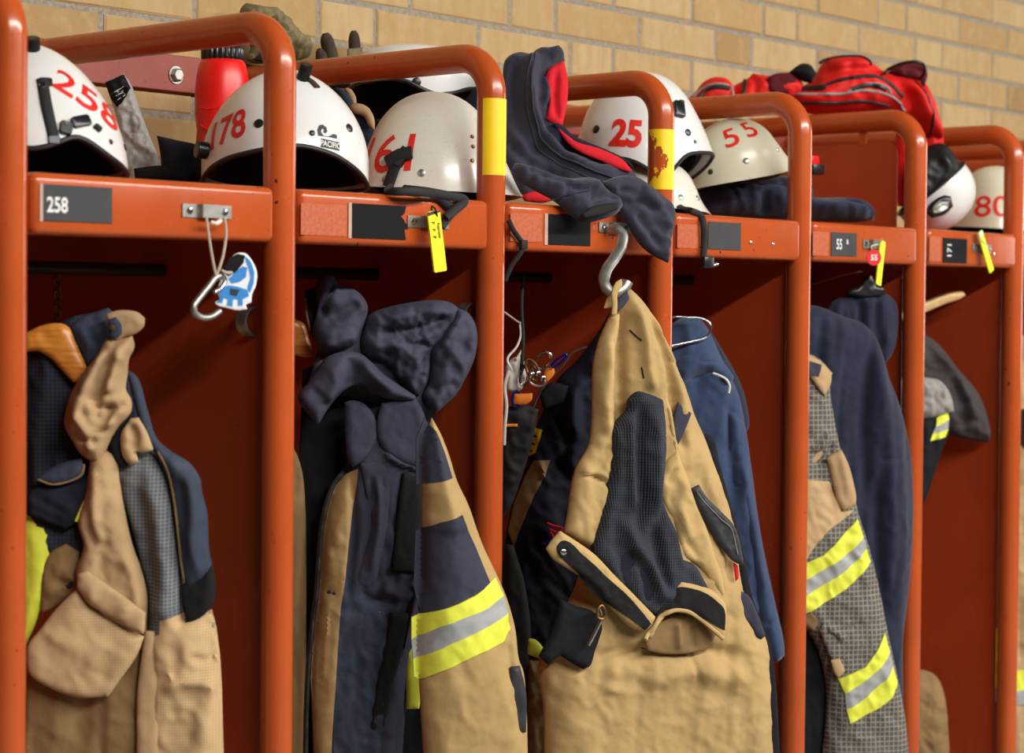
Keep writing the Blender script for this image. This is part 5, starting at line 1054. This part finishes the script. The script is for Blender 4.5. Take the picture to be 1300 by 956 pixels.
cloth('orange_webbing', gr, pg, [(641, 538), (657, 538), (657, 542), (641, 542)], 'orange_web', .004, .003, off=.02, res=.003); ring('blue_ring', 656, 507, 6, 10, 0, .0024, 'blue_metal', .02)
cloth('harness_body', gr, pg, [(638, 520), (664, 512), (684, 520), (676, 560), (664, 600), (650, 640), (636, 660)], 'black_webbing', .02, .016, wr=[cr(.005, .02)])
cord('hanging_strap', gr, [pgp(x, y, .02) for x, y in ((662, 470), (664, 430), (662, 390), (664, 350))], 'black_webbing', .0035)
m = MB(); m.tube([(pgp(662, 412)[0], pgp(662, 412)[1], pgp(662, 412)[2]), (pgp(664, 350)[0], .27, ZB-.055)], .002, 8); m.build('suspension_cord', 'cord_white', gr)
bs = thing('cable_tie_strap', 'thin black strap knotted over the shelf front just right of the third post', 'strap', at(664, 308, -.03))
strap_px('strap', bs, [at(646, 280, -.031), at(651, 291, -.032), at(660, 304, -.031), at(664, 310, -.034), at(660, 322, -.03), at(650, 336, -.02), at(641, 356, -.01)], 'black_webbing', .009, .003)
m = MB(); c = at(664, 309, -.033); m.box(c[0]-.008, c[0]+.008, c[1]-.005, c[1]+.004, c[2]-.010, c[2]+.006, .002, 2); m.build('knot', 'black_webbing', bs)
# ---- fourth bay: blue sweatshirt on a wire hanger
pl = Plane(at(925, 600, .07), 42)
bw = thing('hooded_sweatshirt', 'blue hooded sweatshirt hanging on a wire hanger behind the tan jacket', 'sweatshirt', at(925, 600, .07))
cloth('hood_back', bw, pl, [(890, 406), (905, 425), (918, 446), (932, 470), (943, 494), (949, 520), (951, 540), (946, 552), (934, 545), (920, 500), (900, 450)], 'navy_sweat', .03, .02, off=-.035, wr=[cr(.004, .03)])
o, Fbs = cloth('body', bw, pl, [(830, 440), (850, 414), (866, 404), (888, 405), (902, 424), (914, 450), (926, 474), (938, 502), (946, 540), (952, 580), (960, 640), (966, 700), (972, 780), (976, 1000), (840, 1000), (828, 700)], 'blue_sweat', .045, .04, wr=[drape(.006, .035, 4, -5), cr(.003, .04)], res=.006, creases=[([(862, 480), (884, 468), (905, 464), (922, 476)], -.012, .008), ([(858, 470), (886, 456), (910, 456)], .012, .010), ([(920, 490), (922, 560), (930, 640)], -.008, .010), ([(932, 540), (944, 640), (952, 740)], .008, .014)])
o, Fss = cloth('sleeve', bw, pl, [(918, 520), (934, 520), (946, 545), (953, 590), (960, 640), (968, 690), (984, 765), (995, 814), (996, 832), (986, 841), (972, 838), (962, 800), (952, 740), (938, 670), (924, 600)], 'blue_sweat', .032, .026, off=.016, wr=[drape(.004, .025, 6, -14)], creases=[([(964, 790), (978, 788), (990, 787)], -.006, .003), ([(940, 600), (956, 680), (972, 760)], .006, .012)])
cloth('hood_front', bw, pl, [(850, 470), (862, 452), (884, 440), (904, 446), (920, 462), (932, 478), (926, 492), (914, 486), (898, 478), (878, 482), (860, 496), (850, 500)], 'blue_sweat', .024, .018, off=.030, wr=[cr(.003, .03)], creases=[([(856, 480), (884, 460), (912, 466)], .008, .010)])
cord('drawcord', bw, [pl.world(*pl.uv([(x, y)], .06)[0], h) for x, y, h in ((906, 474, .055), (914, 477, .060), (922, 482, .063), (926, 490, .062), (925, 499, .060))], 'cord_white', .0024)
wh = thing('wire_hanger', 'bright bent wire coat hanger holding the blue sweatshirt', 'hanger', at(890, 410, .06))
m = MB(); m.tube(smooth_path([pl.world(*pl.uv([(x, y)], .06)[0], h) for x, y, h in ((838, 408, .045), (856, 402.5, .05), (875, 403, .052), (892, 404.5, .054), (901, 410, .055), (903, 419, .055), (899, 427, .055), (890, 431, .055), (872, 435, .056), (850, 440, .056))], .004), .0028, 10); m.build('wire', 'chrome', wh)
cord('wire_hook', wh, [pl.world(*pl.uv([(x, y)], .05)[0], h) for x, y, h in ((850, 403, .047), (846, 395, .03), (850, 380, -.06), (846, 365, -.15))]+[(at(846, 345, .26)[0], .265, ZB-.056)], 'chrome', .0026)
# ---- fifth bay
pl = Plane(at(1090, 600, .045), 40)
nv = thing('sweatshirt', 'navy blue sweatshirt hanging in the bay left of the sixth post', 'sweatshirt', at(1090, 600, .045))
o, Fn = cloth('body', nv, pl, [(1000, 400), (1030, 388), (1048, 392), (1072, 402), (1096, 411), (1109, 424), (1119, 446), (1129, 480), (1141, 512), (1150, 546), (1156, 580), (1159, 640), (1157, 700), (1152, 760), (1146, 812), (1146, 880), (1146, 1000), (1000, 1000)], 'navy_sweat', .05, .04, tb=.03, wr=[drape(.008, .035, 5, -4), cr(.002, .04)], res=.006, creases=[([(1100, 420), (1092, 480), (1088, 560), (1096, 680)], -.012, .014), ([(1108, 430), (1116, 520), (1122, 620), (1120, 760)], .010, .016), ([(1105, 581), (1130, 580), (1156, 580)], -.005, .003), ([(1106, 590), (1104, 680), (1112, 780)], -.010, .012), ([(1140, 560), (1138, 680), (1130, 800)], .006, .014)])
pt = Plane(at(1110, 410, .045), 40)
tr = thing('hanging_trousers', 'dark navy trousers folded over a black clip hanger under the red 55 tag', 'trousers', at(1095, 400, .17))
cloth('folded_leg', tr, pt, [(1048, 400), (1056, 384), (1074, 376), (1098, 372), (1122, 372), (1137, 384), (1140, 416), (1134, 446), (1124, 462), (1100, 440), (1070, 410)], 'navy_sweat', .018, .02, off=-.02, wr=[drape(.007, .02, 3)], creases=[([(1092, 376), (1094, 440)], -.010, .008), ([(1118, 376), (1122, 440)], .008, .01)])
m = MB(); a = pt.world(*pt.uv([(1098, 364)], .0)[0], .0)
cloth('clip', tr, pt, [(1074, 374), (1078, 368), (1092, 362), (1096, 350), (1108, 350), (1112, 362), (1122, 364), (1124, 374), (1100, 377)], 'black_plastic', .012, .006, off=-.004, res=.004)
cord('clip_stem', tr, [pt.world(*pt.uv([(1102, 352)], 0)[0], .02), pt.world(*pt.uv([(1102, 344)], 0)[0], -.03), (a[0]+.03, .262, ZB-.056)], 'chrome', .003)
pl = Plane(at(1060, 650, .030), 40)
cj = thing('firefighter_jacket', 'grey check firefighter jacket with tan tab and yellow-silver striped sleeve, right of the fifth post', 'jacket', at(1060, 650, .03))
o, Fk = cloth('sleeve', cj, pl, [(984, 470), (1000, 452), (1020, 448), (1038, 454), (1052, 470), (1054, 500), (1058, 527), (1064, 558), (1072, 590), (1084, 628), (1092, 660), (1100, 684), (1108, 713), (1117, 752), (1127, 803), (1134, 835), (1141, 867), (1150, 920), (1156, 1000), (1040, 1000), (1048, 870), (1032, 812), (1014, 792), (988, 790), (984, 700), (988, 600)], 'olive_check', .036, .04, tb=.02, off=.0, res=.005, wr=[drape(.005, .04, 4, 20), cr(.003, .03)], creases=[([(1056, 560), (1046, 578), (1030, 590)], -.010, .006), ([(1050, 545), (1040, 560), (1022, 572)], .008, .008), ([(1046, 800), (1070, 794), (1090, 786)], -.004, .003), ([(1062, 812), (1056, 800), (1040, 794)], .006, .008)])
patch('collar_patch', cj, pl, Fk, [(1018, 449), (1037, 454), (1052, 466), (1062, 474), (1058, 486), (1048, 503), (1038, 494), (1026, 478), (1014, 472)], 'tan_dull', .006, .004, sharp=False, T=.006)['label'] = 'tan collar end'
patch('collar_inset', cj, pl, Fk, [(1020, 456), (1043, 463), (1037, 478), (1020, 474)], 'navy_shell', .014, .004)['label'] = 'navy collar inset'
patch('fore_panel', cj, pl, Fk, [(1000, 606), (1022, 609), (1052, 611), (1060, 630), (1068, 650), (1084, 648), (1070, 660), (1052, 672), (1036, 690), (1022, 713), (1000, 722)], 'tan_check', .003)['label'] = 'tan forearm panel'
cloth_l('sleeve_tab', 'tan buttoned tab', cj, pl, [(1049, 582), (1058, 576), (1068, 571), (1073, 580), (1079, 595), (1087, 632), (1086, 641), (1078, 646), (1070, 649), (1064, 640), (1058, 619)], 'tan_dull', .012, .008, off=.034, wr=[cr(.002, .02)], creases=[([(1066, 576), (1070, 600), (1078, 630)], .003, .006)])
cloth_l('inner_fold', 'tan fold at the elbow', cj, pl, [(1022, 586), (1034, 576), (1046, 566), (1042, 580), (1026, 596)], 'tan_dull', .008, .006, off=.03)
for pts, mt, lab in (([(1000, 728), (1022, 716), (1046, 704), (1070, 680), (1090, 659), (1098, 682), (1080, 700), (1060, 714), (1022, 737), (1000, 748)], 'fluor_yellow', 'yellow stripe'), ([(1000, 748), (1022, 737), (1060, 714), (1080, 700), (1098, 682), (1102, 697), (1086, 713), (1067, 728), (1021, 757), (1000, 768)], 'reflective_silver', 'silver stripe'),
        ([(1000, 768), (1021, 757), (1067, 728), (1086, 713), (1102, 697), (1107, 714), (1090, 732), (1072, 748), (1021, 781), (1000, 792)], 'fluor_yellow', 'yellow stripe'), ([(1064, 862), (1080, 855), (1098, 846), (1114, 824), (1125, 804), (1132, 828), (1122, 842), (1110, 853), (1092, 868), (1072, 880)], 'fluor_yellow', 'yellow stripe'),
        ([(1072, 880), (1092, 868), (1110, 853), (1122, 842), (1132, 828), (1136, 846), (1124, 862), (1108, 876), (1090, 892), (1074, 900)], 'reflective_silver', 'silver stripe'), ([(1074, 900), (1090, 892), (1108, 876), (1124, 862), (1136, 846), (1142, 868), (1130, 886), (1112, 900), (1078, 918)], 'fluor_yellow', 'yellow stripe')):
    patch('reflective_stripe', cj, pl, Fk, pts, mt, .003)['label'] = lab
cloth_l('cuff_strap', 'check cuff strap with tan end', cj, pl, [(1040, 800), (1046, 790), (1060, 804), (1072, 826), (1074, 850), (1064, 860), (1054, 836)], 'olive_check', .010, .008, off=.032)
patch('pocket_tab', cj, pl, Fk, [(1018, 784), (1030, 778), (1040, 788), (1036, 800), (1020, 798)], 'tan_dull', .005, .004)['label'] = 'tan pocket tab'
cloth_l('strap_end', 'tan strap end', cj, pl, [(1054, 838), (1066, 836), (1073, 852), (1064, 862), (1058, 852)], 'tan_dull', .006, .005, off=.042)
cloth_l('dark_lining', 'black lining below', cj, pl, [(986, 792), (1016, 790), (1032, 806), (1050, 860), (1062, 1000), (986, 1000)], 'black_cloth', .02, .02, off=-.02, wr=[drape(.006, .03)])
# ---- sixth bay
ph_ = Plane(at(1200, 384, .12), 40)
wp = thing('wooden_hanger', 'pale wooden coat hanger sticking up right of the sixth post', 'hanger', at(1195, 385, .12))
cloth('hanger_arm', wp, ph_, [(1120, 416), (1140, 400), (1160, 386), (1174, 382), (1198, 372.5), (1212, 370.5), (1223, 371), (1226, 375), (1218, 380), (1200, 386), (1174, 397), (1160, 402), (1142, 408), (1124, 428)], 'pale_wood', .012, .010, res=.004)
cord('hanger_hook', wp, [ph_.world(*ph_.uv([(1170, 388)], 0)[0], .0), ph_.world(*ph_.uv([(1168, 370)], 0)[0], -.02)]+[(at(1160, 350, .2)[0], .262, ZB-.056)], 'dark_steel', .003)
pl = Plane(at(1200, 500, .115), 40)
bj = thing('rain_jacket', 'dark grey-brown jacket with rounded shoulder in the bay right of the sixth post', 'jacket', at(1200, 500, .115))
o, Fq = cloth('shoulder', bj, pl, [(1130, 440), (1150, 426), (1174, 425), (1190, 436), (1204, 452), (1214, 466), (1236, 491), (1246, 508), (1252, 526), (1257, 552), (1254, 562), (1240, 560), (1212, 554), (1190, 545), (1130, 560)], 'grey_brown', .038, .03, wr=[cr(.005, .025, 4, 40)], creases=[([(1180, 440), (1210, 480), (1236, 540)], .010, .012), ([(1200, 470), (1214, 510), (1220, 552)], -.010, .012), ([(1212, 545), (1236, 552), (1254, 556)], -.004, .004)])
p = pl.world(*pl.uv([(1244, 534)], .03)[0], .024); m = MB(); m.lathe([(.006, 0), (.005, .003), (0, .004)], p, 14, pl.N); m.build('snap', 'galvanised', bj)
bsx = thing('work_jacket', 'black jacket sleeve with grey shirt and yellow-silver band under the dark jacket', 'jacket', at(1185, 560, .10))
cloth_l('grey_shirt', 'pale grey cotton', bsx, pl, [(1130, 482), (1160, 478), (1176, 479), (1193, 483), (1206, 500), (1211, 522), (1190, 530), (1160, 534), (1130, 534)], 'grey_cotton', .028, .022, off=.056, tb=.004, wr=[cr(.005, .014, 5, 30)])
o, Fy = cloth('sleeve', bsx, pl, [(1130, 528), (1172, 528), (1190, 524), (1206, 521), (1205, 548), (1198, 566), (1192, 582), (1186, 602), (1177, 628), (1168, 650), (1130, 660)], 'black_cloth', .030, .024, off=.050, tb=.004, wr=[drape(.004, .02)])
patch('reflective_stripe', bsx, pl, Fy, [(1191, 531), (1206, 523), (1206, 533), (1188, 542)], 'fluor_yellow', .003, .003)['label'] = 'yellow band'
patch('reflective_stripe', bsx, pl, Fy, [(1188, 542), (1206, 533), (1205, 545), (1184, 551)], 'reflective_silver', .003, .003)['label'] = 'silver band'
patch('reflective_stripe', bsx, pl, Fy, [(1184, 551), (1205, 545), (1202, 555), (1180, 560)], 'fluor_yellow', .003, .003)['label'] = 'yellow band'
lowb = thing('kit_bag', 'tan canvas kit bag at the bottom beside the sixth post', 'bag', at(1175, 900, .12))
cloth('bag_body', lowb, Plane(at(1180, 880, .12), 40), [(1130, 866), (1150, 852), (1170, 850), (1188, 858), (1198, 880), (1204, 940), (1206, 1010), (1130, 1010)], 'tan_dark', .06, .04, wr=[cr(.005, .03)])
# ---- last bay, at the frame's right edge
pl = Plane(at(1300, 600, .075), 42)
ej = thing('firefighter_jacket', 'tan jacket with dark trim at the right edge, behind the last post', 'jacket', at(1300, 600, .075))
o, Fe_ = cloth('body', ej, pl, [(1266, 452), (1280, 436), (1300, 426), (1325, 430), (1345, 460), (1356, 560), (1362, 700), (1366, 1000), (1264, 1000), (1264, 700), (1266, 560)], 'tan_dull', .04, .03, tb=.015, wr=[drape(.007, .03), cr(.003, .03)])
for pts, mt in (([(1290, 522), (1316, 512), (1320, 560), (1300, 570), (1292, 560)], 'black_cloth'), ([(1262, 852), (1310, 850), (1364, 852), (1364, 876), (1262, 876)], 'fluor_yellow'), ([(1262, 876), (1364, 876), (1364, 894), (1262, 894)], 'reflective_silver'), ([(1262, 800), (1272, 800), (1272, 850), (1262, 850)], 'fluor_yellow')):
    patch('trim_panel', ej, pl, Fe_, pts, mt, .003)
# ------------------------------------------------------------------ tags and small hangings on the shelf fronts
def tagbar(name, label, par_pts, mat, w, th, extra=None, cat='tag'):
    """flat tag hanging along a line from the first to the last point"""
    a, b = [np.asarray(p) for p in par_pts]; t = thing(name, label, cat, a)
    d = (b-a)/np.linalg.norm(b-a); L = np.linalg.norm(b-a); s = np.cross(d, [0, -1, 0]); s /= np.linalg.norm(s); n = np.cross(s, d)
    if n[1] > 0: n = -n
    pr = rrect(w, L, .003); k = len(pr); c = (a+b)/2; V = [c+s*x+d*y for x, y in pr]+[c+s*x+d*y+n*th for x, y in pr]
    m = MB(); m.add(V, [tuple(range(k))[::-1], tuple(range(k, 2*k))]+[(i, (i+1) % k, (i+1) % k+k, i+k) for i in range(k)]); o = m.build('tag_plate', mat, t, smooth=False)
    if s[0] < 0: s = -s
    return t, o, c+n*th, s, -d, L
t, o, c, s, u, L = tagbar('key_tag', 'yellow key tag with black writing on the bracket under the scuffed 161 helmet', (at(549, 268, -.046), at(558, 345, -.050)), 'tag_yellow', .029, .003)
m = MB(); m.add([c+s*x+u*y+np.array([0, -.0006, 0]) for x, y in ((-.0145, L/2-.007), (.0145, L/2-.003), (.0145, L/2), (-.0145, L/2-.001))], [(0, 1, 2, 3)]); m.build('tag_holder', 'chrome', t, smooth=False)
flat_text('lettering', t, 'Reparation', c+s*.0058+u*L*.17, -u, s, .0085, 'plate_black', lift=.0008, sx=.62, bold=.01)
flat_text('lettering', t, 'P   P   P', c-s*.0056+u*L*.19, -u, s, .0075, 'plate_black', lift=.0008, sx=.8, bold=.01)
cord('cord', t, [B2+np.array([.004, -.004, -.004]), at(553, 266, -.052), at(548, 262, -.042), B2+np.array([-.004, -.002, .002])], 'black_webbing', .0015)
t, o, c, s, u, L = tagbar('key_tag', 'fluorescent yellow key tag beside the round red 55 tag', (at(1120, 306, -.040), at(1114, 362, -.044)), 'tag_fluor', .02, .003)
cord('cord', t, [B5+np.array([.01, -.002, 0]), at(1119, 304, -.046), at(1120, 308, -.042)], 'cord_white', .0014)
t = thing('round_tag', 'round red tag reading 55 under the shelf front', 'tag', at(1109, 327, -.046)); c = at(1109, 327, -.062)
m = MB(); m.lathe([(0, 0), (.0165, 0), (.0175, .001), (.0165, .002), (0, .0022)], c, 32, (-.6, -.8, 0)); m.build('disc', 'tag_red', t)
flat_text('lettering', t, '55', c+np.array([-.6, -.8, 0])*.0024, (.8, -.6, 0), (0, 0, 1), .0125, 'lettering_white', sx=.95, bold=.03)
cord('cord', t, [B5, at(1106, 314, -.047), at(1109, 320, -.048)], 'cord_white', .0013)
t, o, c, s, u, L = tagbar('key_tag', 'fluorescent yellow key tag hanging askew under the cream 80 helmet', (at(1243, 294, -.034), at(1258, 345, -.044)), 'tag_fluor', .022, .003)
m = MB(); m.add([c+s*x+u*y+np.array([0, -.0006, 0]) for x, y in ((-.0087, L/2-.012), (.0087, L/2-.010), (.0087, L/2), (-.0087, L/2))], [(0, 1, 2, 3)]); m.build('tag_top', 'lettering_white', t, smooth=False)
cord('cord', t, [B6+np.array([0, -.003, .002]), at(1244, 300, -.042), at(1243, 295, -.036)], 'cord_white', .0014)
# snap hook on a cord with the blue-and-white sticker tag
YC = -.050
cb = thing('carabiner', 'grey snap hook hanging on a cord from the leftmost bracket', 'carabiner', at(275, 345, YC))
m = MB(); m.tube(smooth_path([at(x, y, YC) for x, y in ((283, 350), (274, 352), (266, 362), (254, 377), (246, 389), (247, 397), (256, 403), (268, 402), (279, 395))], .004), .0048, 12); m.build('hook_body', 'galvanised', cb)
m = MB(); m.tube(smooth_path([at(x, y, YC-.003) for x, y in ((281, 349), (286, 356), (280, 366), (272, 371))], .004), .0036, 10); m.build('gate', 'chrome', cb)
cord('cord', cb, [at(262, 276, -.036), at(264, 292, -.046), at(269, 325, YC), at(274, 350, YC-.002)], 'cord_grey', .0021); cord('cord', cb, [at(285, 276, -.034), at(287, 296, -.046), at(283, 325, YC), at(275, 350, YC-.003)], 'cord_grey', .0021)
cord('cord', cb, [at(268, 282, -.04), at(274, 284, -.044), at(280, 280, -.04)], 'cord_white', .003)
st = thing('sticker_tag', 'blue and white cut-out tag with a black cap, hanging beside the snap hook', 'tag', at(298, 360, YC+.012))
plt_ = Plane(at(300, 360, YC+.014), 30)
SH = [(281, 352), (286, 338), (292, 328), (302, 321), (312, 322), (320, 331), (326, 345), (325, 362), (320, 374), (319, 384), (312, 387), (314, 393), (300, 394), (288, 391), (276, 388), (272, 384), (279, 380), (276, 368)]
o, Fg = cloth('tag_plate', st, plt_, SH, 'tag_white', .0022, .002, res=.003)
def stick(pts, mat, lift=.0008): patch('print', st, plt_, Fg, pts, mat, lift, .003, thick=.001)
stick([(282, 345), (286, 336), (294, 326), (302, 322), (311, 324), (309, 334), (300, 345), (290, 351)], 'plate_black')
stick([(311, 325), (318, 331), (323, 345), (322, 360), (317, 372), (314, 366), (318, 352), (316, 342), (312, 332)], 'tag_blue'); stick([(290, 354), (298, 346), (308, 338), (314, 340), (312, 352), (304, 358), (294, 360)], 'tag_blue')
stick([(277, 368), (290, 362), (302, 364), (314, 368), (316, 376), (308, 380), (308, 388), (302, 388), (302, 380), (296, 380), (295, 389), (288, 388), (289, 380), (284, 378), (282, 385), (275, 384), (280, 378)], 'tag_blue')
stick([(292, 366), (304, 368), (300, 376), (292, 374)], 'leather_dark', .0014)
cord('cord', st, [at(281, 343, YC-.008), at(287, 346, YC-.004), at(294, 346, YC+.004)], 'cord_grey', .0022)
